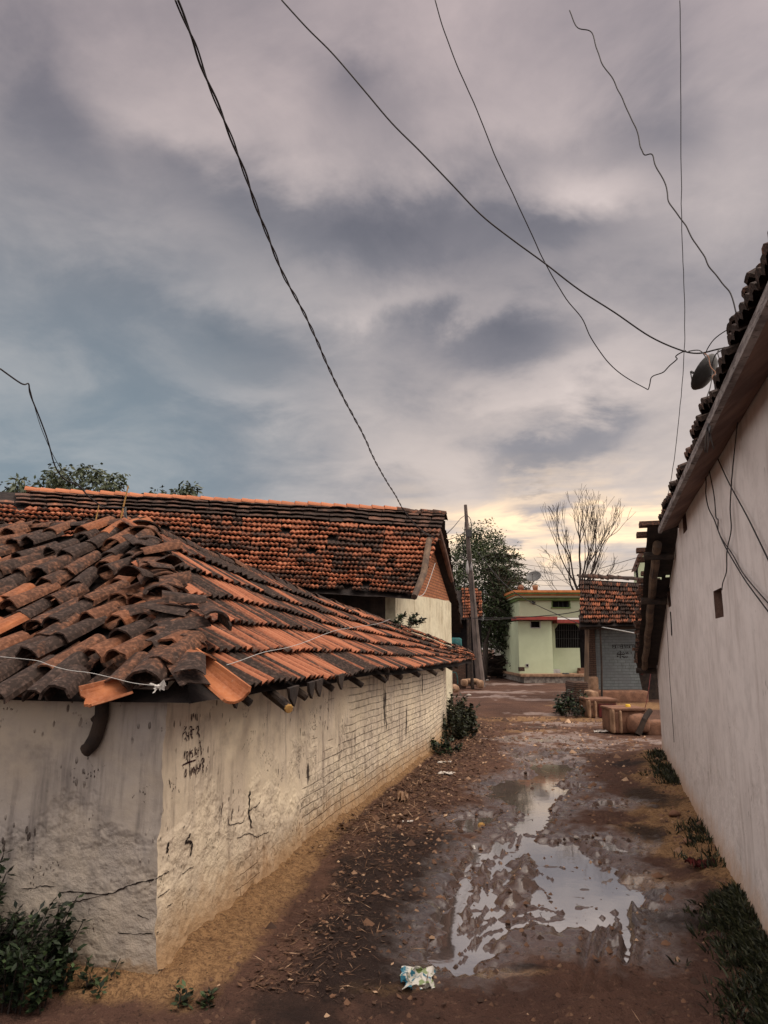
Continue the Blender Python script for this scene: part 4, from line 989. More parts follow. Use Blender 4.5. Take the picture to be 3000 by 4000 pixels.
one('roof_edge', 'orange_trim', gh, (2012, 2305, 2420, 2314, YG - .25, 6.4)); one('roof_edge', 'green_trim', gh, (2015, 2314, 2420, 2320, YG - .18, 6.2)); one('roof_edge', 'orange_trim', gh, (2018, 2320, 2420, 2326, YG - .08, 6.0)); one('roof_edge', 'green_paint', gh, (2022, 2326, 2420, 2333, YG + .05, 5.8)); one('roof_edge', 'green_trim', gh, (2028, 2333, 2420, 2345, YG + .3, 5.6))
one('plinth', 'ashlar', gh, (2042, 2643, 2330, 2668, YG - 1.1, 7)); one('plinth_top', 'pale_mud', gh, (2030, 2634, 2330, 2643, YG - 1.2, 7.2))
one('step', 'grey_white', gh, (2155, 2615, 2184, 2634, YG + .3, .5)); one('step', 'mud', gh, (2262, 2610, 2300, 2634, YG + .2, .6), (2256, 2622, 2300, 2634, YG - .2, .4))
for k, x in enumerate((2204, 2216)):
    mb = MB(); p = at(x, 2633, YG - .9); mb.lathe([(0, .0), (.10, .0), (.11, .03), (.07, .06), (0, .065)], p, 10); o = mb.build('slipper', 'dark_metal', None, True); o['label'] = 'dark slipper left on the ledge of the pale green house'; o['category'] = 'slipper'; o['group'] = 'slippers on the green house ledge'
mb = MB(); pb(mb, 2026, 2606, 2046, 2622, YG - .55, .35); o = mb.build('stone_block', 'old_brick'); o['label'] = 'dark rough block at the left corner of the pale green house'; o['category'] = 'block'
mb = MB(); mb.tube([at(2081, 2352, YG + .3), at(2086, 2356, YG + .45)], [.07, .09], 8); o = mb.build('wall_spout', 'dark_metal', gh)

def dish(name, label, c, rad, aim, mast_to, bmat='metal'):
    t = thing(name, label, 'satellite dish', Vector(mast_to)); ax = Vector(aim).normalized(); x = ax.cross(up).normalized(); y = x.cross(ax)
    A3 = Matrix((x, y, ax)).transposed(); c = Vector(c)
    prof = [(rad * k / 8, rad * .28 * (k / 8) ** 2) for k in range(9)]; prof += [(rad * 1.03, rad * .30), (rad * 1.0, rad * .26)] + [(rad * k / 8, rad * .28 * (k / 8) ** 2 - .02) for k in range(7, -1, -1)]
    mb = MB(); mb.lathe(prof, c, 26, A3); mb.build('bowl', bmat, t, True)
    mb = MB(); f = c + ax * rad * .95 - y * rad * .25
    mb.tube([c - y * rad * .98 + ax * rad * .27, f], rad * .03, 6); mb.tube([f - ax * rad * .02, f - ax * rad * .18], rad * .07, 8); mb.build('feed_arm', 'dark_metal', t)
    mb = MB(); mb.tube([c - ax * .02, c - ax * rad * .35, Vector(mast_to)], rad * .06, 7); mb.build('mast', 'dark_metal', t); return t
c_ = at(2086, 2257, YG + 1.5); m_ = at(2066, 2304, YG + 1.8); dish('satellite_dish', 'grey satellite dish on the roof of the pale green house', c_, .40, (-.35, -.75, .75), m_)
mb = MB(); p = at(2091, 2304, YG + 1.2); mb.lathe([(0, 0), (.13, 0), (.16, .2), (.155, .26), (.13, .26), (.12, .05), (0, .05)], p, 14); o = mb.build('bucket', 'pale_mud', None, True); o['label'] = 'pale bucket under the satellite dish on the green house roof'; o['category'] = 'bucket'
mb = MB(); p = at(2035, 2304, YG + .6); mb.lathe([(0, 0), (.09, .0), (.16, .08), (.17, .14), (.12, .22), (.08, .24), (.10, .27), (.07, .27), (0, .2)], p, 14); o = mb.build('clay_pot', 'mud', None, True); o['label'] = 'round clay pot at the left corner of the green house roof'; o['category'] = 'pot'

# ------------------------------------------------------------------ tiled shed with the blue grey wall
YS = 24.4
shed = thing('tiled_shed', 'small tiled shed with a blue grey brick wall painted with black writing', 'shed', Vector((at(2400, 2740, YS).x, YS, 0)))
bw = [at(2326, 2712, YS), at(2512, 2712, YS), at(2508, 2690, YS), at(2488, 2600, YS), at(2476, 2570, YS), at(2480, 2540, YS), at(2484, 2440, YS), at(2326, 2440, YS)]
mb = MB(); mb.prism(bw, (0, .3, 0)); mb.build('wall', 'blue_brick', shed)
one('brick_pier', 'old_brick', shed, (2301, 2440, 2325.5, 2643, YS - .12, .45)); 
mb = MB()
def blob(mb, x0, y0, x1, y1, Y, dep, r=.03, seed=1, nn=7):
    """rounded hand-built earthen block"""
    a, c = at(x0, y1, Y), at(x1, y0, Y); a.x, c.x = at(x0, 2520, Y).x, at(x1, 2520, Y).x; n = nn
    faces = (((0, 1, 2), 0), ((0, 1, 2), 1), ((1, 2, 0), 0), ((1, 2, 0), 1), ((2, 0, 1), 0), ((2, 0, 1), 1))
    lo = Vector((min(a.x, c.x), Y, a.z)); hi = Vector((max(a.x, c.x), Y + dep, c.z)); ce = (lo + hi) / 2; hs = (hi - lo) / 2
    for (o, s_) in faces:
        bb = len(mb.v)
        for i in range(n + 1):
            for j in range(n + 1):
                p = [0, 0, 0]; p[o[0]] = (-1, 1)[s_]; p[o[1]] = math.sin((i / n - .5) * math.pi); p[o[2]] = math.sin((j / n - .5) * math.pi)
                q = Vector((p[0] * hs.x, p[1] * hs.y, p[2] * hs.z)); k = Vector((max(-hs.x + r, min(hs.x - r, q.x)), max(-hs.y + r, min(hs.y - r, q.y)), max(-hs.z + r, min(hs.z - r, q.z))))
                dv = q - k; q = k + (dv.normalized() * r if dv.length > 1e-6 else dv)
                w = ce + q; w = w + (w - ce).normalized() * fnoise(w, 3.5, seed) * min(.035, min(hs) * .22); mb.vert(w, (w.x, w.z))
        for i in range(n):
            for j in range(n):
                z = bb + i * (n + 1) + j; mb.f.append((z, z + 1, z + n + 2, z + n + 1) if s_ else (z, z + n + 1, z + n + 2, z + 1))
blob(mb, 2299, 2642, 2332, 2705, YS - .2, .6, .08, 3); mb.build('pier_foot', 'pale_mud', shed, True)
mb = MB(); blob(mb, 2296, 2698, 2525, 2750, YS - .55, 1.6, .08, 4, 12); mb.build('plinth', 'mud', shed, True)
mb = MB(); mb.tube([at(2290, 2694, YS - .7), at(2292, 2570, YS - .7), at(2294, 2440, YS - .7)], [.075, .07, .065], 9); mb.build('post', 'wood', shed)
mb = MB(); mb.tube([at(2351, 2728, YS - .75), at(2350, 2600, YS - .72), at(2347, 2520, YS - .75), at(2344, 2444, YS - .7)], [.035, .03, .034, .03], 8); mb.build('post', 'dark_wood', shed, label='thin crooked pole')
sE0, sE1 = at(2262, 2440, YS - 1.0), at(2500, 2438, YS - 1.0); sR0, sR1 = at(2268, 2256, YS + 2.2), at(2523, 2272, YS + 2.2)
SL = (sE1 - sE0).length
S_s = lambda u, v: (sE0.lerp(sE1, u / SL)).lerp(sR0.lerp(sR1, u / SL), v) + up * (.03 * fnoise((u, v * 3, 0), 1.2, 7) - .06 * math.sin(math.pi * v))
rs = random.Random(55)
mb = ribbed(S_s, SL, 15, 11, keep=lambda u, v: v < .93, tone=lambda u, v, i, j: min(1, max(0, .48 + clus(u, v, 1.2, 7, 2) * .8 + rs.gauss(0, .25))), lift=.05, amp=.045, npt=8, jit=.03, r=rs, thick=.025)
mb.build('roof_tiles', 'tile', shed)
mb = MB()
for k in range(13):
    f = k / 13; p = S_s(SL * f - .1, 1.0); e = S_s(SL * min(1.03, f + .11), 1.0)
    barrel(mb, p + up * rs.uniform(-.0, .09), e + up * rs.uniform(-.04, .05), Vector((0, -.4, 1)).normalized(), .13, .11, rs.uniform(0, .3), half=1.3, th=.02)
mb.build('ridge_tiles', 'dark_tile', shed)
mb = MB(); mb.grid(lambda u, v: S_s(u, v) - up * .06, [0, SL], [0, .5, 1]); mb.quad([sR0 - up * .06, sR1 - up * .06, sR1 + Vector((0, .5, -.3)), sR0 + Vector((0, .5, -.3))]); mb.build('roof_deck', 'deck', shed)
mb = MB(); mb.tube([at(2262, 2452, YS - .75), at(2510, 2450, YS - .75)], .06, 8); mb.build('beam', 'dark_wood', shed)
one('side_wall', 'dark_wood', shed, (2455, 2380, 2800, 2760, YS + .8, .2)); one('side_roof', 'deck', shed, (2490, 2400, 2800, 2412, YS - .6, 1.6))
for (x, y) in ((2495, 2545), (2498, 2582), (2490, 2580), (2503, 2582), (2494, 2515), (2488, 2612), (2508, 2632), (2497, 2550), (2516, 2532)):
    p = at(x, y, YS + .78); mb = MB()
    for k in range(5):
        a = k * 1.256; mb.prism([p, p + Vector((math.cos(a - .3) * .035, 0, math.sin(a - .3) * .035)), p + Vector((math.cos(a) * .06, 0, math.sin(a) * .06)), p + Vector((math.cos(a + .3) * .035, 0, math.sin(a + .3) * .035))], (0, .005, 0))
    mb.build('painted_flower', 'redcloth', shed)
Zb = lambda X, Y: (2150 + X * .33153, 2400 + Y * .33153)
BW = [[(725, 362), (990, 358)], [(735, 400), (735, 375), (765, 375), (765, 398), (745, 398)], [(765, 362), (772, 400)], [(790, 378), (800, 395)], [(812, 385), (850, 372), (852, 400), (825, 398)], [(850, 362), (850, 402)], [(872, 362), (872, 385), (890, 385), (890, 362), (890, 400)], [(905, 362), (905, 398)], [(920, 370), (935, 385), (920, 398)], [(935, 362), (940, 400)], [(955, 375), (975, 372), (965, 400), (985, 398)], [(988, 358), (988, 400)], [(740, 358), (728, 370)], [(840, 350), (850, 360)],
      [.03, (780, 472), (872, 472)], [.03, (822, 425), (822, 520)], [(785, 445), (787, 460), (800, 458), (800, 442)], [(838, 445), (848, 462)], [(858, 440), (866, 455), (880, 462)], [(890, 442), (890, 460), (905, 458), (905, 438)], [(912, 450), (916, 466)], [(950, 440), (952, 465)],
      [(785, 492), (795, 488), (800, 497), (788, 500), (785, 492)], [(838, 490), (850, 500), (856, 488), (856, 512)], [(866, 492), (866, 508), (880, 508), (880, 490)], [(893, 492), (895, 512)], [(908, 492), (910, 512)]]
ins = inv_plane(Vector((bw[0].x, YS, 0)), Vector((1, 0, 0)), Vector((0, -1, 0)))
for grp in (BW[:13], BW[13:]):
    mb = MB(); strokes(mb, [[p if isinstance(p, float) else Zb(*p) for p in s] for s in grp], lambda u, v: Vector((bw[0].x + u, YS - .005, v)), ins, .022); mb.build('painted_writing', 'black_ink', shed)

# earthen stands, their pot and log, low kerb wall, mossy block
def mud_stand(label, x0, y0, x1, y1, Y, dep, niche, seed):
    t = thing('mud_stand', label, 'mud stand', Vector((at((x0 + x1) / 2, y1, Y).x, Y, 0)))
    mb = MB(); xm = lerp(x0, x1, .26)
    blob(mb, x0, y0 + 8, xm, y1, Y, dep, .05, seed); blob(mb, xm - 10, y0 + 9, x1, y1, Y + .03, dep - .06, .05, seed + 1); mb.build('base', 'mud', t, True)
    mb = MB(); blob(mb, x0 - 2, y0, x1 + 2, y0 + 12, Y - .02, dep + .04, .018, seed + 2); mb.build('top', 'mud', t, True)
    mb = MB(); blob(mb, x0 - 2, y0 + 6, x0 + 9, y1, Y - .05, .2, .03, seed + 3); blob(mb, lerp(x0, x1, .2), y0 + 10, lerp(x0, x1, .27), y1, Y - .05, .2, .03, seed + 4); mb.build('rim', 'pale_mud', t, True)
    if niche: one('niche', 'redcloth', t, (lerp(x0, x1, .34), y0 + 19, x1 - 8, y1 - 5, Y - .012, .1))
    else:
        mb = MB(); blob(mb, lerp(x0, x1, .5), y0 + 28, x1 + 18, y1 + 2, Y - .22, .4, .12, seed + 9); mb.build('mud_heap', 'mud', t, True)
mud_stand('low mud stand with a dark maroon niche beside the shed post', 2288, 2730, 2400, 2806, 18.6, .9, True, 3)
mud_stand('nearer mud stand carrying the yellow pot with a log leaning on it', 2378, 2766, 2508, 2866, 15.1, .8, False, 13)
mb = MB(); blob(mb, 2298, 2700, 2330, 2734, 19.4, .7, .05, 31); o = mb.build('earth_block', 'pale_mud', None, True); o['label'] = 'small earth block behind the niche stand at the foot of the shed post'; o['category'] = 'block'
p = at(2453, 2766, 15.4); mb = MB(); mb.lathe([(0, 0), (.05, 0), (.054, .03), (.05, .07), (.045, .085), (.04, .085), (.038, .02), (0, .02)], p - up * .01, 14); o = mb.build('plastic_pot', 'yellow', None, True); o['label'] = 'small bright yellow pot on top of the nearer mud stand'; o['category'] = 'pot'
mb = MB(); mb.tube([at(2492, 2868, 14.9), at(2515, 2810, 14.9), at(2541, 2774, 15.0)], [.07, .06, .05], 9); o = mb.build('log', 'dark_wood'); o['label'] = 'dark log leaning on the nearer mud stand by the white wall'; o['category'] = 'log'
mb = MB(); blob(mb, 2505, 2818, 2600, 2880, 15.0, .35, .06, 41, 9); o = mb.build('mud_wall', 'mud', None, True); o['label'] = 'low mud kerb wall between the nearer stand and the white plaster wall'; o['category'] = 'low wall'
mb = MB(); blob(mb, 2236, 2664, 2292, 2762, 22.6, 1.2, .08, 51, 9); o = mb.build('mossy_block', 'old_brick', None, True); o['label'] = 'dark mossy masonry block behind the weeds in front of the green house'; o['category'] = 'block'

# ------------------------------------------------------------------ hut, pole, post and the yard at the end
hut = thing('dark_hut', 'dark hut with a patch of red roof tiles behind the leaning pole', 'hut', Vector((at(1830, 2680, 34.5).x, 34.5, 0)))
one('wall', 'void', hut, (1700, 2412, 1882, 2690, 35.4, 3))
hE0, hE1, hR0, hR1 = at(1808, 2420, 34.8), at(1884, 2412, 34.8), at(1803, 2300, 36.6), at(1880, 2303, 36.6); HL = (hE1 - hE0).length
S_h = lambda u, v: hE0.lerp(hE1, u / HL).lerp(hR0.lerp(hR1, u / HL), v)
mb = ribbed(S_h, HL, 6, 10, tone=lambda *a: rs.uniform(.45, 1), lift=.06, amp=.06, npt=8, jit=.02, r=rs, thick=.03); mb.build('roof_tiles', 'tile', hut)
mb = MB(); mb.quad([hE0 - up * .07 - Vector((2, 0, 0)), hE1 - up * .07, hR1 - up * .07, hR0 - up * .07 - Vector((2, 0, 0))]); mb.build('roof_deck', 'deck', hut)
for (x, Y) in ((1830, 34.6), (1838, 34.2)):
    mb = MB(); mb.tube([at(x, 2690, Y), at(x - 3, 2420, Y)], .05, 7); mb.build('post', 'dark_wood', hut)
mb = MB(); p = gr(1778, 2676); p = at(1778, 2545, 32.5); mb.lathe([(0, 0), (.30, 0), (.32, .1), (.30, .5), (.31, .52), (.30, .9), (.22, .95), (0, .95)], (p.x, 32.5, p.z - .35), 18); o = mb.build('water_drum', 'teal', None, True); o['label'] = 'teal plastic drum raised in the dark gap beside the white gable'; o['category'] = 'drum'
mb = MB(); mb.box((p.x, 32.5, (p.z - .36) / 2), (.8, .7, p.z - .38)); o = mb.build('drum_stand', 'old_brick'); o['label'] = 'dark brick stand under the teal drum'; o['category'] = 'stand'
mb = MB(); mb.tube(smooth_path([at(1766, 2627, 31), at(1780, 2628, 31), at(1786, 2645, 31), at(1788, 2672, 31)]), .02, 5); o = mb.build('hose', 'teal'); o['label'] = 'teal hose hanging in the dark gap below the low roof end'; o['category'] = 'hose'
pole = thing('utility_pole', 'tall leaning old utility pole with a meter box', 'utility pole', gr(1880, 2684))
mb = MB(); YP = 33.6; mb.tube([at(1880, 2690, YP), at(1862, 2520, YP), at(1842, 2280, YP), at(1826, 2080, YP), at(1818, 1972, YP)], [.21, .17, .13, .095, .075], 10); mb.build('shaft', 'concrete', pole)
one('meter_box', 'dark_metal', pole, (1832, 2068, 1853, 2096, YP - .15, .22))
mb = MB(); p = at(1826, 2215, YP - .12); mb.lathe([(0, -.35), (.06, -.33), (.09, -.1), (.05, .15), (.02, .3)], p, 8); mb.lathe([(0, -.25), (.05, -.2), (.06, 0), (.02, .2)], p + Vector((.18, 0, .05)), 8); mb.build('wrapped_cloth', 'grey_white', pole, True)
for k, pts in enumerate((((1822, 2010), (1838, 2030), (1842, 2068)), ((1816, 2040), (1812, 2200), (1816, 2400), (1812, 2420)), ((1832, 2096), (1840, 2200), (1855, 2400), (1876, 2680)))):
    mb = MB(); mb.tube(smooth_path([at(x, y, YP - .16) for x, y in pts]), .016, 5); mb.build('down_wire', 'cable', pole)
mb = MB(); q0 = gr(1842, 2684); mb.tube([at(1846, 2692, 31.5), at(1842, 2620, 31.5), at(1841, 2560, 31.5)], [.075, .065, .06], 8); mb.tube([at(1828, 2569, 31.5), at(1856, 2566, 31.5)], .035, 6); o = mb.build('wooden_post', 'dark_wood'); o['label'] = 'short weathered wooden post beside the foot of the leaning pole'; o['category'] = 'post'
mb = MB(); blob(mb, 1802, 2654, 1826, 2682, 31.2, .6, .1, 61); blob(mb, 1815, 2652, 1872, 2672, 31.6, .5, .1, 62); blob(mb, 1862, 2658, 1888, 2690, 31.0, .6, .1, 63); o = mb.build('mud_kerb', 'pale_mud', None, True); o['label'] = 'rounded mud kerb around the foot of the leaning pole'; o['category'] = 'kerb'
mb = MB(); blob(mb, 1764, 2676, 1792, 2706, 26.8, .8, .12, 71); o = mb.build('rubble_heap', 'pale_mud', None, True); o['label'] = 'small heap of rubble past the end of the low house wall'; o['category'] = 'rubble heap'
yw = thing('yard_wall', 'grey white yard wall with rough masonry top beside the green house', 'wall', Vector((at(1965, 2640, 46).x, 46, 0)))
one('wall', 'grey_white', yw, (1932, 2520, 2003, 2640, 46, .3)); one('masonry_top', 'ashlar', yw, (1931, 2490, 2003, 2520, 46.02, .28)); one('gate_post', 'grey_white', yw, (2006, 2488, 2011, 2580, 44, .2), (2014, 2490, 2019, 2580, 44, .2))
mb = MB(); rw_ = random.Random(3)
for k in range(60):
    p = at(rw_.uniform(1895, 2020), rw_.uniform(2562, 2638), rw_.uniform(42, 44)); a = rw_.uniform(-.7, .7); v_ = Vector((math.cos(a), rw_.uniform(-.4, .4), math.sin(a) * .6)) * rw_.uniform(.4, 1.0); mb.tube([p - v_, p + v_], rw_.uniform(.03, .07), 5)
for k in range(5):
    mb.tube([at(1940, 2568, 43), at(1985 + k * 2, 2548 + k * 7, 42.6)], .035, 5)
o = mb.build('wood_pile', 'dark_wood'); o['label'] = 'dark pile of branches and sticks in front of the yard wall'; o['category'] = 'wood pile'
mb = MB(); blob(mb, 1895, 2590, 2025, 2645, 43.2, 1.5, .4, 81, 10); o = mb.build('earth_mound', 'dark_wood', None, True); o['label'] = 'dark mound under the branch pile left of the green house'; o['category'] = 'mound'
for k, (x0, y0, x1, y1) in enumerate(((1979, 2585, 2008, 2598), (1982, 2598, 2010, 2612))):
    mb = MB(); blob(mb, x0, y0, x1, y1, 41.5, .5, .12, 90 + k); o = mb.build('stone_block', 'stone', None, True); o['label'] = ('upper' if k == 0 else 'lower') + ' of two pale stones stacked beside the branch pile'; o['category'] = 'stone'
fh = thing('distant_green_house', 'narrow pale green upper storey showing above the shed roof at the right', 'house', Vector((at(2510, 2250, 52).x, 52, 0)))
mb = MB(); mb.prism([at(2489, 2700, 52), at(2489, 2232, 52), at(2512, 2162, 52), at(2640, 2162, 52), at(2640, 2700, 52)], (0, .7, 0)); mb.build('wall', 'green_paint', fh)
mb = MB(); mb.prism([at(2484, 2230, 51.8), at(2486, 2222, 51.8), at(2510, 2158, 51.8), at(2642, 2158, 51.8), at(2642, 2166, 51.8), at(2513, 2166, 51.8)], (0, 1.0, 0)); mb.build('roof_edge', 'dark_tile', fh)
one('window', 'void', fh, (2504, 2205, 2511, 2256, 51.95, .1))
# ------------------------------------------------------------------ trees
def branch(ms, p, d, l, r, depth, rd_, tips, spread=.55, up_pull=.1, wig=.12, n=5, minr=.008, kids=(2, 3)):
    pts = [p]; q = p; dd = d.normalized()
    for k in range(3):
        dd = (dd + Vector((rd_.uniform(-wig, wig), rd_.uniform(-wig, wig), rd_.uniform(-wig, wig) + up_pull * .3))).normalized(); q = q + dd * l / 3; pts.append(q)
    r1 = max(minr, r * .62); ms.tube(pts, [r, lerp(r, r1, .33), lerp(r, r1, .66), r1], n, False)
    if depth == 0: tips.append((q, dd)); return
    for k in range(rd_.randint(*kids)):
        ax = dd.orthogonal().normalized(); ax.rotate(Matrix.Rotation(rd_.uniform(0, 6.28), 3, dd))
        nd = (dd + ax * spread * rd_.uniform(.5, 1.3) + up * up_pull).normalized()
        s = rd_.choice(pts[1:]) if k and rd_.random() < .5 else q
        branch(ms, s, nd, l * rd_.uniform(.62, .88), r1 * rd_.uniform(.75, 1), depth - 1, rd_, tips, spread, up_pull, wig, max(3, n - 1), minr, kids)
def leafy_tree(name, label, base, height, trunk_r, crown, nclump, nleaf, leafl, seed, mat, lean=(0, 0), group=None, cl=.5, droop=-.1):
    r = random.Random(seed); t = thing(name, label, 'tree', Vector(base), group); ms = MB(); tips = []
    branch(ms, Vector(base) - up * .1, Vector((lean[0], lean[1], 1)), height * .27, trunk_r, 4, r, tips, .6, .12, .14)
    ms.build('trunk', 'bark', t, True)
    mb = MB(); c0 = Vector(crown[0]); cr = Vector(crown[1])
    for k in range(nclump):
        while True:
            v = Vector((r.uniform(-1, 1), r.uniform(-1, 1), r.uniform(-1, 1)))
            if .25 < v.length < 1.05: break
        v *= 1 + .28 * noise.noise(v * 2.1 + Vector((seed, 0, 0)))
        cc = c0 + Vector((v.x * cr.x, v.y * cr.y, v.z * cr.z)); rr_ = cl * r.uniform(.5, 1.25); tb = r.uniform(.1, .75)
        for q in range(nleaf):
            o = Vector((max(-.75, min(.75, r.gauss(0, .42))), max(-.75, min(.75, r.gauss(0, .42))), max(-.5, min(.5, r.gauss(0, .38))))) * rr_
            d = (o.normalized() * .6 + Vector((r.uniform(-1, 1), r.uniform(-1, 1), r.uniform(-.8, .5) + droop))).normalized()
            mb.leaf(cc + o, d, Vector((r.uniform(-1, 1), r.uniform(-1, 1), r.uniform(.0, 1))), leafl * r.uniform(.6, 1.3), leafl * r.uniform(.25, .45), min(1, max(0, tb + r.gauss(0, .18))))
    mb.build('crown', mat, t); return t
# acacia behind the pole
YA = 42.0; ca = at(1895, 2310, YA); zc = ca.z
t = leafy_tree('acacia_tree', 'dense dark green acacia tree behind the leaning pole', gr(1890, 2655), 8.0, .22, ((ca.x - .1, YA + 1, zc + .2), (2.0, 2.4, 3.6)), 330, 60, .20, 5, 'leaf', (.05, 0), None, .75)
# its fine drooping twigs to the right
tw = random.Random(8); mb, ml = MB(), MB()
for k in range(150):
    a = at(tw.uniform(1880, 1965), tw.uniform(2160, 2520), YA + tw.uniform(-1.5, 1.5)); L = tw.uniform(.8, 2.3); ang = tw.uniform(-.2, .55) if a.z > zc else tw.uniform(-.75, .15)
    d = Vector((math.cos(ang), tw.uniform(-.3, .3), math.sin(ang))); pts = [a, a + d * L * .5, a + d * L + Vector((0, 0, -.22 * L))]
    mb.tube(pts, [.03, .018, .009], 4, False)
    for q in range(46):
        f = tw.random(); p = pts[0].lerp(pts[1], f * 2) if f < .5 else pts[1].lerp(pts[2], f * 2 - 1)
        dd = (d * .5 + Vector((tw.uniform(-1, 1), tw.uniform(-1, 1), tw.uniform(-1.2, .6)))).normalized(); ml.leaf(p, dd, Vector((tw.uniform(-1, 1), 1, tw.uniform(-1, 1))), tw.uniform(.12, .32), .055, tw.uniform(0, .6))
mb.build('branches', 'twig', t); ml.build('crown', 'leaf', t)
b0 = at(1985, 2450, 50); leafy_tree('bushy_tree', 'sparse dark bushy tree low behind the yard wall', (b0.x, 50, 0), 4.0, .12, ((b0.x - .1, 50, 3.2), (1.6, 1.4, 2.0)), 90, 34, .22, 15, 'leaf', (0, 0), None, .7)
# bare tree
YB = 50.0; bt0 = at(2282, 2640, YB); bt = thing('bare_tree', 'tall leafless tree rising behind the pale green house', 'tree', Vector((bt0.x, YB, 0))); ms = MB(); tips = []; rb_ = random.Random(23)
base = Vector((bt0.x, YB, 0)); ms.tube([base, base + up * 3.2, base + up * 5.4 + Vector((.05, 0, 0))], [.22, .18, .15], 8)
fork = base + up * 5.2; tw_ = MB()
for (dx, dy, dz, l, r_) in ((-.10, .1, 1, 3.2, .09), (.16, 0, 1, 3.1, .10), (.42, -.2, 1, 2.9, .08), (-.50, .2, .95, 2.7, .075), (.0, -.3, 1, 2.9, .07), (-.28, -.2, 1, 2.9, .075), (.7, .2, .8, 2.3, .06), (-.85, 0, .75, 2.3, .06), (.28, .3, 1, 3.0, .07)):
    branch(tw_, fork + up * rb_.uniform(-.9, .3), Vector((dx * .7, dy, dz)), l * .86, r_ * 1.1, 4, rb_, tips, .40, .26, .2, 5, .011, (2, 3))
for (dx, dz) in ((-.8, .7), (.8, .7), (-.6, .8), (.55, .9)):
    branch(tw_, base + up * rb_.uniform(3.6, 5.2), Vector((dx, rb_.uniform(-.3, .3), dz)), 1.6, .045, 4, rb_, tips, .5, .12, .2, 4, .010, (2, 3))
ms.build('trunk', 'bark', bt, True); tw_.build('branches', 'twig', bt)
# trees behind the long roof
for k, (px, py, Y, rx, rz, nc, lab) in enumerate(((330, 1912, 27, 1.25, .95, 60, 'leafy tree top behind the long roof under the hanging cable'), (235, 1900, 27.5, .62, .70, 26, 'narrow leafy tree top at the left of the group behind the long roof'), (690, 1925, 29, .42, .36, 12, 'small tree top showing just over the middle of the ridge'), (608, 1945, 30, .45, .25, 9, 'lowest tuft of leaves barely showing over the ridge'), (735, 1915, 29.5, .30, .38, 10, 'small round tree top right of the other ridge tufts'), (70, 1925, 25, .4, .6, 18, 'tree top at the extreme left edge above the roof end'), (440, 1905, 28, .45, .70, 20, 'tree top just left of the bamboo stick'))):
    c = at(px, py, Y); leafy_tree('leafy_tree', lab, (c.x, Y, 0), c.z * .95, .10, ((c.x, Y, c.z - .1), (rx, rx, rz)), nc, 22, .26, 40 + k, 'leaf_left', (0, 0), 'trees behind the long roof', .42, -.5)

# ------------------------------------------------------------------ overhead and hanging wires
def wire(label, pts, r, mat='cable', name='overhead_wire', group='wires', sub=6, twist=None, wob_=0., sag=True):
    """pts: (px, py, Y): surveyed points of the wire, 1/Y runs linearly where Y is None"""
    ys = [p[2] if len(p) > 2 else None for p in pts]; acc = [0.]
    for a, b in zip(pts, pts[1:]): acc.append(acc[-1] + math.hypot(b[0] - a[0], b[1] - a[1]))
    known = [i for i, y in enumerate(ys) if y is not None]
    for a, b in zip(known, known[1:]):
        for i in range(a + 1, b):
            f = (acc[i] - acc[a]) / (acc[b] - acc[a]); ys[i] = 1 / lerp(1 / ys[a], 1 / ys[b], f)
    ys = [ys[known[0]] if i < known[0] else ys[known[-1]] if i > known[-1] else y for i, y in enumerate(ys)]
    P = smooth_path([at(p[0], p[1], y) for p, y in zip(pts, ys)], sub)
    mb = MB()
    if wob_: P = [p + Vector((noise.noise(p * 6 + Vector((0, 0, 3))), 0, noise.noise(p * 6 + Vector((5, 0, 0))))) * wob_ for p in P]
    if twist:
        n = twist
        D = []
        for a, b in zip(P, P[1:]):
            for k in range(4): D.append(a.lerp(b, k / 4))
        D.append(P[-1]); L = 0; Q1, Q2 = [], []
        for i, p in enumerate(D):
            if i: L += (p - D[i - 1]).length
            o = Vector((math.cos(L * n), .3 * math.sin(L * n), math.sin(L * n))) * r * 1.1
            Q1.append(p + o); Q2.append(p - o)
        mb.tube(Q1, r, 5); mb.tube(Q2, r * .8, 5)
    else: mb.tube(P, r, 6)
    o = mb.build(name, mat, None, True); o['label'] = label; o['category'] = 'wire'
    if group: o['group'] = group
    return o
wire('thick twisted twin cable running from the upper left sky to the long roof', [(690, 0, 4.2), (735, 110), (760, 170), (800, 290), (880, 480), (950, 660), (1010, 830), (1065, 970), (1110, 1080), (1160, 1170), (1220, 1290), (1290, 1450), (1350, 1570), (1420, 1700), (1460, 1790), (1510, 1880), (1545, 1935), (1572, 1985, 16.2), (1605, 2030), (1650, 2075), (1700, 2102, 16.8), (1745, 2108), (1780, 2098), (1818, 2078, 33.2)], .0085, twist=9)
wire('thick black cable sweeping across the middle of the sky to the right eave', [(1100, 0, 4.0), (1200, 110), (1300, 210), (1420, 350), (1530, 480), (1640, 590), (1760, 715), (1880, 840), (2000, 935), (2130, 1030), (2260, 1130), (2400, 1220), (2540, 1315), (2660, 1368), (2730, 1380, 4.6), (2800, 1365), (2870, 1350), (2960, 1330), (3080, 1300, 4.2)], .0052)
wire('thinner cable crossing the thick one and drooping to a kink before the right eave', [(1700, 0, 4.4), (1730, 110), (1785, 250), (1850, 400), (1930, 600), (2000, 750), (2070, 900), (2130, 1030), (2200, 1150), (2270, 1240), (2310, 1320), (2370, 1410), (2440, 1470), (2528, 1522, 5.6)], .0042, wob_=.006)
wire('kinked wire end rising from the drooping cable to the right eave', [(2528, 1522, 5.6), (2537, 1500), (2545, 1475), (2575, 1462), (2610, 1440), (2638, 1408), (2645, 1400), (2640, 1392), (2655, 1380), (2676, 1368, 4.7)], .0042, wob_=.012)
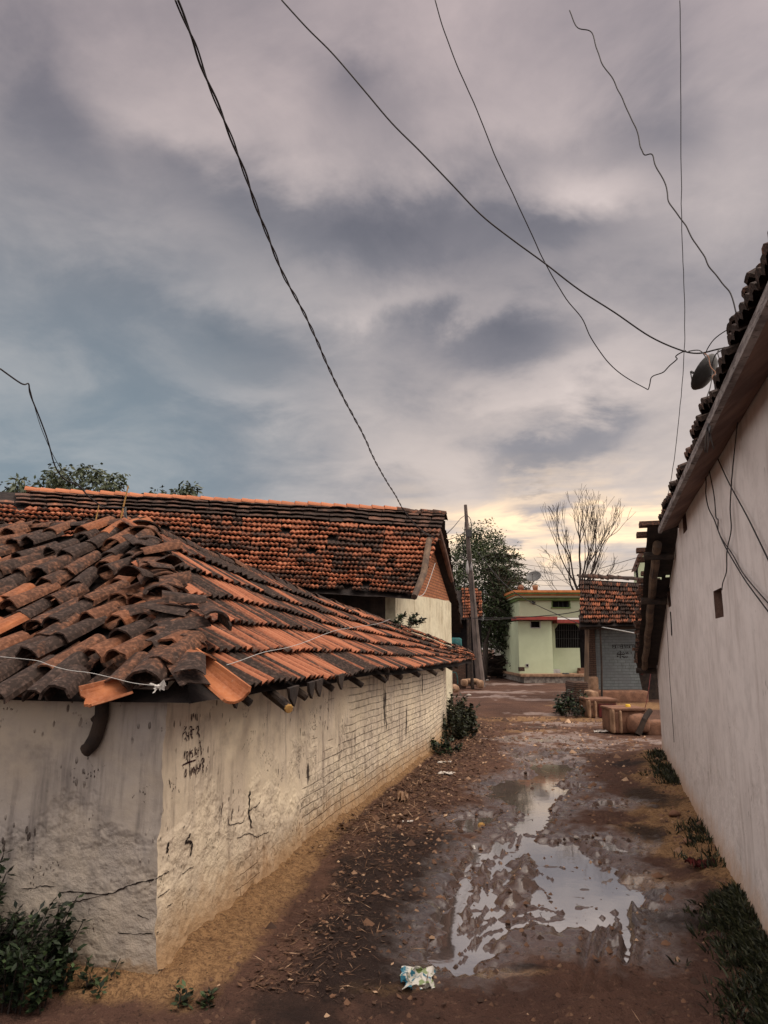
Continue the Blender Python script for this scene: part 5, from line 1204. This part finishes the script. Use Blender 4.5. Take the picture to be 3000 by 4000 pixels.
wire('curly loose wire zigzagging down the upper right sky', [(2225, 40, 5.0), (2255, 112), (2310, 135), (2345, 230), (2370, 275), (2410, 330), (2450, 430), (2490, 510), (2510, 580), (2520, 605), (2545, 605), (2560, 650), (2600, 730), (2610, 790), (2650, 840), (2690, 905), (2730, 965), (2760, 1005), (2775, 1050), (2820, 1095), (2845, 1130), (2862, 1172), (2890, 1240, 4.2)], .0046, wob_=.022, sub=8)
wire('nearly vertical thin wire at the right running down to the lower black roof', [(2655, 0, 5.0), (2657, 110), (2660, 480), (2663, 850), (2672, 1100), (2676, 1300), (2672, 1400), (2660, 1550), (2640, 1750), (2620, 1880), (2600, 1980), (2585, 2055, 8.0), (2570, 2120), (2558, 2200), (2548, 2260, 8.4)], .0034, wob_=.008)
wire('dark cable hanging from the left edge over the roofs to the grey pipe', [(0, 1440, 5.2), (70, 1490), (95, 1502), (112, 1500), (118, 1540), (150, 1620), (180, 1700), (195, 1750), (215, 1820), (250, 1870), (310, 1900), (345, 1938), (395, 1975), (440, 1983), (488, 1982, 7.0)], .0062)
wire('thin second strand beside the cable at the left', [(112, 1500, 5.5), (150, 1640), (185, 1730), (225, 1810), (265, 1868, 6.2), (300, 1895), (345, 1938, 6.5)], .0028)
wire('taut white clothes wire running from the left edge to the white plastic knot', [(0, 2565, 3.95), (90, 2574), (150, 2582), (200, 2600), (270, 2618), (350, 2628), (440, 2648), (520, 2668), (606, 2678, 3.92)], .0017, 'white_wire')
wire('white wire looping over the ribbed tiles of the lane side roof', [(885, 2598, 4.72), (940, 2580), (1030, 2548), (1120, 2530), (1200, 2505), (1310, 2463, 7.3), (1400, 2448), (1480, 2435), (1525, 2418, 11.5)], .0022, 'white_wire')
ym = YP - .3
wire('far wire from the pole down across the pale green house front', [(1860, 2150, ym), (1950, 2260), (2020, 2320), (2100, 2365), (2200, 2410), (2270, 2440, 30)], .016)
wire('second far wire crossing the green house to the shed roof', [(1846, 2415, ym), (2020, 2412), (2130, 2405), (2200, 2398), (2270, 2385), (2330, 2362, 26)], .018)
wire('sagging wire between the pole and the house ledge', [(1820, 2418, ym), (1900, 2420), (2019, 2416, 37.4)], .02)
wire('thin wire from the bare tree to the distant green house, the upper one', [(2340, 2222, 50), (2430, 2195), (2500, 2175, 51.8)], .022)
wire('thin wire under the shed ridge to the distant green house, the lower one', [(2400, 2240, 50), (2450, 2228), (2487, 2218, 51.8)], .022)
for k, (ya, yb) in enumerate(((2195, 2222), (2206, 2250), (2262, 2262), (2270, 2290))):
    wire(('highest', 'second', 'third', 'lowest')[k] + ' of the faint far wires between the acacia and the bare tree', [(1990, ya, 60), (2120, (ya + yb) / 2 + 6), (2260, yb, 62)], .016)
wire('white line strung under the shed eave to the white wall', [(2352, 2450, 23.4), (2420, 2462), (2490, 2475), (2572, 2484, 13.0)], .014, 'white_wire')
wire('slack reddish cord hanging in front of the dark doorway', [(2560, 2490, 17), (2545, 2600), (2530, 2720), (2518, 2770, 15.6)], .008, 'redcloth')
wire('fine wire dangling from the brick gable', [(1700, 2200, 16.6), (1680, 2260), (1655, 2320, 15.0), (1622, 2330, 14.2)], .006, 'white_wire')
wire('thin wire from the gable verge to the pole top', [(1745, 2085, 19), (1775, 2055), (1800, 2025), (1818, 2012, 33.3)], .012)
# bundle at the right eave and cables down the plaster wall
def on_r(px, py, off=.02):
    t, z = inv_plane(P0 + nl * off, dr, nl)(px, py); p = P0 + nl * off + dr * t + up * z; return (px, py, p.y)
wire('upper cable of the tangle leaving to the right over the eave', [(2755, 1385, 4.5), (2765, 1360), (2790, 1325), (2830, 1295), (2862, 1283), (2950, 1262, 4.2)], .0036)
wire('coiled cable of the tangle looping beside the thick cable', [(2870, 1352, 4.3), (2835, 1362), (2800, 1380), (2785, 1410), (2782, 1440, 4.4), (2795, 1470), (2790, 1500)], .004)
wire('small looped cable of the tangle near the edge', [(2830, 1356, 4.2), (2805, 1370), (2808, 1395), (2820, 1415), (2862, 1425), (2920, 1436, 4.0)], .0032)
wire('pale brown cable knotted over the dish', [(2752, 1378, 4.4), (2770, 1395), (2775, 1430), (2795, 1455), (2782, 1470), (2790, 1490), (2830, 1510), (2864, 1545), (2890, 1590, 4.0)], .0036, 'mud', wob_=.01)
wire('black cable falling from the tangle down across the eave', [(2690, 1372, 4.6), (2735, 1370), (2765, 1410), (2782, 1450), (2775, 1510), (2762, 1550), (2758, 1600), (2768, 1640, 4.1), (2772, 1660)], .0036)
k1 = [on_r(*p, .30) for p in ((2768, 1655), (2760, 1700))] + [on_r(*p) for p in ((2752, 1800), (2758, 1880), (2757, 1930), (2768, 1985), (2790, 2030), (2810, 2085), (2830, 2130), (2864, 2190), (2920, 2280), (3040, 2440))]
wire('black cable snaking down the plaster wall, left of the pair', k1, .0042)
k2 = [on_r(*p, .28) for p in ((2775, 1665), (2768, 1720))] + [on_r(*p) for p in ((2762, 1790), (2775, 1860), (2790, 1940), (2797, 2020), (2805, 2030), (2806, 2075), (2830, 2120), (2864, 2170), (2910, 2250), (3040, 2400))]
wire('black cable down the plaster wall with a small kink, right of the pair', k2, .0038)
k3 = [on_r(*p, .26) for p in ((2768, 1660), (2775, 1705))] + [on_r(*p) for p in ((2795, 1770), (2830, 1850), (2860, 1910), (2930, 2040), (3050, 2290))]
wire('cable slanting away to the right across the plaster wall', k3, .004)
k4 = [on_r(*p) for p in ((2900, 1500), (2880, 1660), (2862, 1830), (2856, 1910), (2852, 1990), (2856, 2070), (2840, 2150), (2838, 2230), (2824, 2275), (2820, 2305))]
wire('cable dropping straight into the lower window of the plaster wall', k4, .0036)
# dish on the right eave
c_ = at(2768, 1462, 5.6); dish('satellite_dish', 'dark satellite dish seen edge on above the right eave beside the wire tangle', c_, .155, (-.60, .52, .62), (c_.x + .10, c_.y + .1, 3.2), 'dark_metal')

# ------------------------------------------------------------------ rubbish
def scrap(name, label, cat, c, s, mat, seed, group=None, flat=.25, n=7):
    r = random.Random(seed); mb = MB(); c = Vector(c)
    mb.grid(lambda u, v: c + Vector(((u - .5) * s[0], (v - .5) * s[1], 0)) + Vector((noise.noise(Vector((u * 3, v * 3, seed))) * s[0] * .35, noise.noise(Vector((u * 3, v * 3, seed + 9))) * s[1] * .35, abs(noise.noise(Vector((u * 3.2, v * 3.2, seed + 4)))) * max(s) * flat * 2 + .008)), steps(0, 1, 1 / n), steps(0, 1, 1 / n))
    o = mb.build(name, mat); o['label'] = label; o['category'] = cat
    if group: o['group'] = group
    return o
m = bpy.data.materials.new('printed_wrapper'); b = NB(nodes_of(m)); P_o = b.n('ShaderNodeTexCoord').outputs['Object']
c = b.ramp(b.noise(P_o, 14, 3), [(.0, (.02, .16, .24)), (.42, (.02, .16, .24)), (.46, (.62, .60, .54)), (.58, (.62, .60, .54)), (.62, (.16, .24, .07)), (1, (.45, .42, .36))], 'LINEAR'); b.finish(c, .35, b.bump(b.noise(P_o, 30), .5), .5); M['wrapper'] = m
q = gr(1630, 3832, .02); z = zg(q.x, q.y)
t = scrap('plastic_wrapper', 'crumpled blue and white plastic wrapper lying on the dark drain patch at the bottom', 'wrapper', (q.x, q.y, z - .01), (.17, .21), 'wrapper', 3, None, .17, 12)
for k, (x, y, sx, sy, lab) in enumerate(((1742, 3024, .20, .12, 'white paper sheet lying on the litter below the weeds'), (1735, 2975, .20, .12, 'small white scrap close to the weed clump'), (1838, 2856, .26, .22, 'pale bag scrap at the right edge of the weed clump'), (2345, 2852, .30, .2, 'white rag lying in front of the mud stands'), (1592, 3210, .10, .07, 'little white chip on the litter left of the lane'))):
    q = gr(x, y, .04); scrap('litter_scrap', lab, 'litter', (q.x, q.y, zg(q.x, q.y)), (sx, sy), 'paper', 20 + k, 'white scraps along the lane', .12)
q = gr(1880, 3192, .03); z = zg(q.x, q.y); mb = MB(); mb.lathe([(0, .045), (.02, .043), (.036, .03), (.042, .0), (.03, -.01)], (q.x, q.y, z), 10); o = mb.build('yellow_cap', 'cut_wood', None, True); o['label'] = 'pale yellow rounded lump on the lane above the big puddle'; o['category'] = 'litter'
q = gr(2738, 3388, .06); scrap('red_rag', 'dark red crumpled rag on the ochre earth beside the white wall', 'rag', (q.x, q.y, zg(q.x, q.y)), (.17, .14), 'redcloth', 31, None, .35, 9)
q = gr(1575, 3115, .05); scrap('dead_frond', 'yellowish dead leaf sheath hanging at the wall foot', 'frond', (q.x, q.y, zg(q.x, q.y) + .03), (.12, .3), 'pale_mud', 33, None, .3)
p = at(618, 2682, 3.9); mb = MB(); rk = random.Random(2)
for k in range(7):
    a = rk.uniform(0, 6.28); d = Vector((math.cos(a), -.2, math.sin(a) * .9)); s_ = d.cross(Vector((0, 1, 0))).normalized() * rk.uniform(.004, .014)
    e = p + d * rk.uniform(.015, .055); mb.prism([p - s_ * .4, p + s_ * .4, e + s_ + Vector((0, -.008, .004)), e - s_ - Vector((0, .004, .006))], (0, .003, .002))
mb.lathe([(0, -.013), (.012, -.006), (.014, .004), (0, .013)], p, 8)
o = mb.build('plastic_knot', 'plastic'); o['label'] = 'torn white plastic knotted to the clothes wire at the wall corner'; o['category'] = 'plastic scrap'
for k, (x, y, s_, lab) in enumerate(((1832, 2718, .09, 'small white stone on the lane near the rubble heap'), (1905, 2660, .10, 'pale stone right of the pole foot'), (2252, 3262, .03, 'pebble at the upper rim of the puddle'), (1745, 3600, .02, 'tiny pale pebble at the dark drain edge'), (2690, 3325, .05, 'earth clod near the red rag'), (2640, 3215, .06, 'earth clod on the ochre verge of the white wall'))):
    q = gr(x, y); z = zg(q.x, q.y); mb = MB(); mb.lathe([(0, -s_ * .2), (s_ * .8, -.1 * s_), (s_, s_ * .25), (s_ * .6, s_ * .65), (0, s_ * .75)], (q.x, q.y, z), 9)
    mb.v = [tuple(Vector(v) + Vector((fnoise(v, 20, k), fnoise(v, 20, k + 5), fnoise(v, 20, k + 7))) * s_ * .35) for v in mb.v]
    o = mb.build('stone', 'stone' if k != 4 and k != 5 else 'mud', None, True); o['label'] = lab; o['category'] = 'stone'; o['group'] = 'loose stones on the lane'

# ------------------------------------------------------------------ sky and light
w = bpy.data.worlds.new('World'); scene.world = w; w.use_nodes = True; nt = w.node_tree; nt.nodes.clear(); b = NB(nt)
SUN_EL, SUN_AZ = R(56), R(118)              # azimuth from +Y towards +X
dirv = b.n('ShaderNodeTexCoord').outputs['Generated']
sp = b.n('ShaderNodeSeparateXYZ'); b.l(dirv, sp.inputs[0]); X_, Y_, Z_ = sp.outputs
skyn = b.n('ShaderNodeTexSky', sky_type='NISHITA', sun_disc=False, sun_elevation=SUN_EL, sun_rotation=SUN_AZ)
hor = b.math('SQRT', b.math('ADD', b.math('MULTIPLY', X_, X_), b.math('MULTIPLY', Y_, Y_)))
el = b.math('ARCTAN2', Z_, hor); az = b.math('ARCTAN2', X_, Y_)          # radians
cv = b.n('ShaderNodeCombineXYZ'); zz = b.math('ADD', b.math('MAXIMUM', Z_, 0), .22)
b.l(b.math('DIVIDE', X_, zz), cv.inputs[0]); b.l(b.math('DIVIDE', Y_, zz), cv.inputs[1])
pl = b.mapv(cv.outputs[0], (1, 1, 1), (3.1, 1.7, 0))
nA = b.noise(pl, .95, 5, .52, .35); nB = b.noise(b.mapv(pl, (1, 1, 1), (8, 3, 0)), 2.6, 6, .58, .3); nC = b.noise(b.mapv(pl, (1, 1, 1), (2, 6, 0)), 5.5, 6, .62, .4)
wx = b.math('MULTIPLY', b.math('SUBTRACT', nA, .5), .42); wy = b.math('MULTIPLY', b.math('SUBTRACT', nB, .5), .22)
azw = b.math('ADD', az, wx); elw = b.math('ADD', el, wy)
def D(px, py):
    r = ray(px, py); return math.atan2(r.x, r.y), math.atan2(r.z, math.hypot(r.x, r.y))
def blobw(px, py, rx, ry):
    a, e = D(px, py); a2, _ = D(px + rx, py); _, e2 = D(px, py - ry); ra, re = abs(a2 - a), abs(e2 - e)
    u = b.math('DIVIDE', b.math('SUBTRACT', azw, a), ra); v = b.math('DIVIDE', b.math('SUBTRACT', elw, e), re)
    d = b.math('ADD', b.math('MULTIPLY', u, u), b.math('MULTIPLY', v, v)); return b.math('EXPONENT', b.math('MULTIPLY', d, -1))
def total(lst):
    s = None
    for (px, py, rx, ry, k) in lst:
        t_ = b.math('MULTIPLY', blobw(px, py, rx, ry), k); s = t_ if s is None else b.math('ADD', s, t_)
    return s
DK = total([(1480, 900, 520, 170, 1.0), (1000, 720, 420, 120, .5), (900, 1360, 330, 110, .75), (1880, 1290, 300, 140, .85), (2430, 1680, 260, 110, .95), (2080, 1800, 260, 70, .8), (1490, 330, 140, 160, .55), (2550, 420, 300, 160, .45), (2250, 900, 300, 110, .6), (250, 1150, 300, 200, .45), (100, 350, 260, 300, .5), (2230, 2000, 170, 45, 1.0), (2050, 1930, 90, 20, .5), (300, 1500, 400, 150, .4), (2700, 300, 150, 400, .3)])
LT = total([(800, 1540, 240, 90, .7), (700, 500, 420, 170, .35), (2330, 720, 260, 120, .75), (1500, 1180, 420, 70, .5), (2100, 1500, 350, 70, .55), (2420, 1400, 250, 120, .5), (1500, 1780, 300, 80, .35), (2050, 450, 300, 120, .3), (1250, 1050, 200, 90, .25)])
tone = b.math('ADD', .50, b.math('MULTIPLY', b.math('SUBTRACT', nA, .5), .75)); tone = b.math('ADD', tone, b.math('MULTIPLY', b.math('SUBTRACT', nB, .5), .75)); tone = b.math('ADD', tone, b.math('MULTIPLY', b.math('SUBTRACT', nC, .5), .30))
tone = b.math('ADD', tone, b.math('MULTIPLY', LT, .40)); tone = b.math('SUBTRACT', tone, b.math('MULTIPLY', DK, .46))
cloud = b.ramp(tone, [(0, (.088, .086, .097)), (.25, (.145, .137, .146)), (.5, (.262, .235, .231)), (.75, (.40, .35, .33)), (1, (.56, .49, .455))])
# blue grey lower left, cream glow low at the right
blue = b.math('MULTIPLY', b.step(el, R(40), R(12)), b.step(az, R(8), R(-22)))
cloud = b.mix(b.math('MULTIPLY', blue, .82), cloud, b.mix(b.step(nB, .35, .7), (.135, .180, .205), (.225, .255, .265)))
glow = b.math('MULTIPLY', b.step(el, R(27), R(9)), b.step(az, R(-16), R(8)))
cloud = b.mix(b.math('MULTIPLY', glow, .75), cloud, b.mix(b.step(tone, .15, .6), (.25, .235, .24), (.50, .425, .37)))
core = b.math('MULTIPLY', b.math('EXPONENT', b.math('MULTIPLY', b.math('POWER', b.math('DIVIDE', b.math('SUBTRACT', elw, R(8.3)), R(3.0)), 2), -1)), b.step(az, R(-3), R(9)))
streak = b.step(b.noise(b.mapv(dirv, (2.5, 2.5, 28)), 1.6, 4, .55), .30, .58)
cloud = b.mix(b.math('MULTIPLY', b.math('MULTIPLY', core, streak), .95), cloud, (1.05, .76, .45))
cloud = b.mix(b.math('MULTIPLY', total([(2230, 2010, 210, 42, .95), (2420, 2080, 120, 20, .5), (2050, 2190, 300, 60, .75), (2500, 2200, 260, 70, .5)]), .85, ), cloud, (.235, .225, .25))
cloud = b.mix(1.0, cloud, b.mix(b.step(el, R(26), R(46)), (.90, .88, .87), (.80, .745, .765)), 'MULTIPLY')
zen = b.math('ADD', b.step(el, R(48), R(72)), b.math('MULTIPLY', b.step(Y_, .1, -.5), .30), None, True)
side = b.math('MULTIPLY', b.step(b.math('ABSOLUTE', X_), .50, .82), .55); cloud = b.mix(b.math('MAXIMUM', zen, side), cloud, (1.35, 1.18, 1.06))  # unseen sky overhead, behind and beside is brightened to light the walls
low = b.step(Z_, 0., -.05); cloud = b.mix(low, cloud, (.10, .07, .055))
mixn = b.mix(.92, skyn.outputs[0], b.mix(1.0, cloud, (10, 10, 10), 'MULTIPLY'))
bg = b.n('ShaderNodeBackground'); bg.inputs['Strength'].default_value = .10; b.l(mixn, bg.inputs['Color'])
wo = b.n('ShaderNodeOutputWorld'); b.l(bg.outputs[0], wo.inputs[0])
ld = bpy.data.lights.new('sun', 'SUN'); ld.energy = 1.5; ld.angle = R(35); ld.color = (1.0, .87, .72)
lo = bpy.data.objects.new('sun', ld); col.objects.link(lo)
sd = Vector((math.sin(SUN_AZ) * math.cos(SUN_EL), math.cos(SUN_AZ) * math.cos(SUN_EL), math.sin(SUN_EL)))
lo.rotation_euler = (-sd).to_track_quat('-Z', 'Y').to_euler(); lo.location = (0, 0, 30)
vs = scene.view_settings; scene.display_settings.display_device = 'sRGB'; vs.view_transform = 'Standard'; vs.look = 'None'; vs.exposure = 0.8; vs.gamma = 1; vs.use_curve_mapping = False
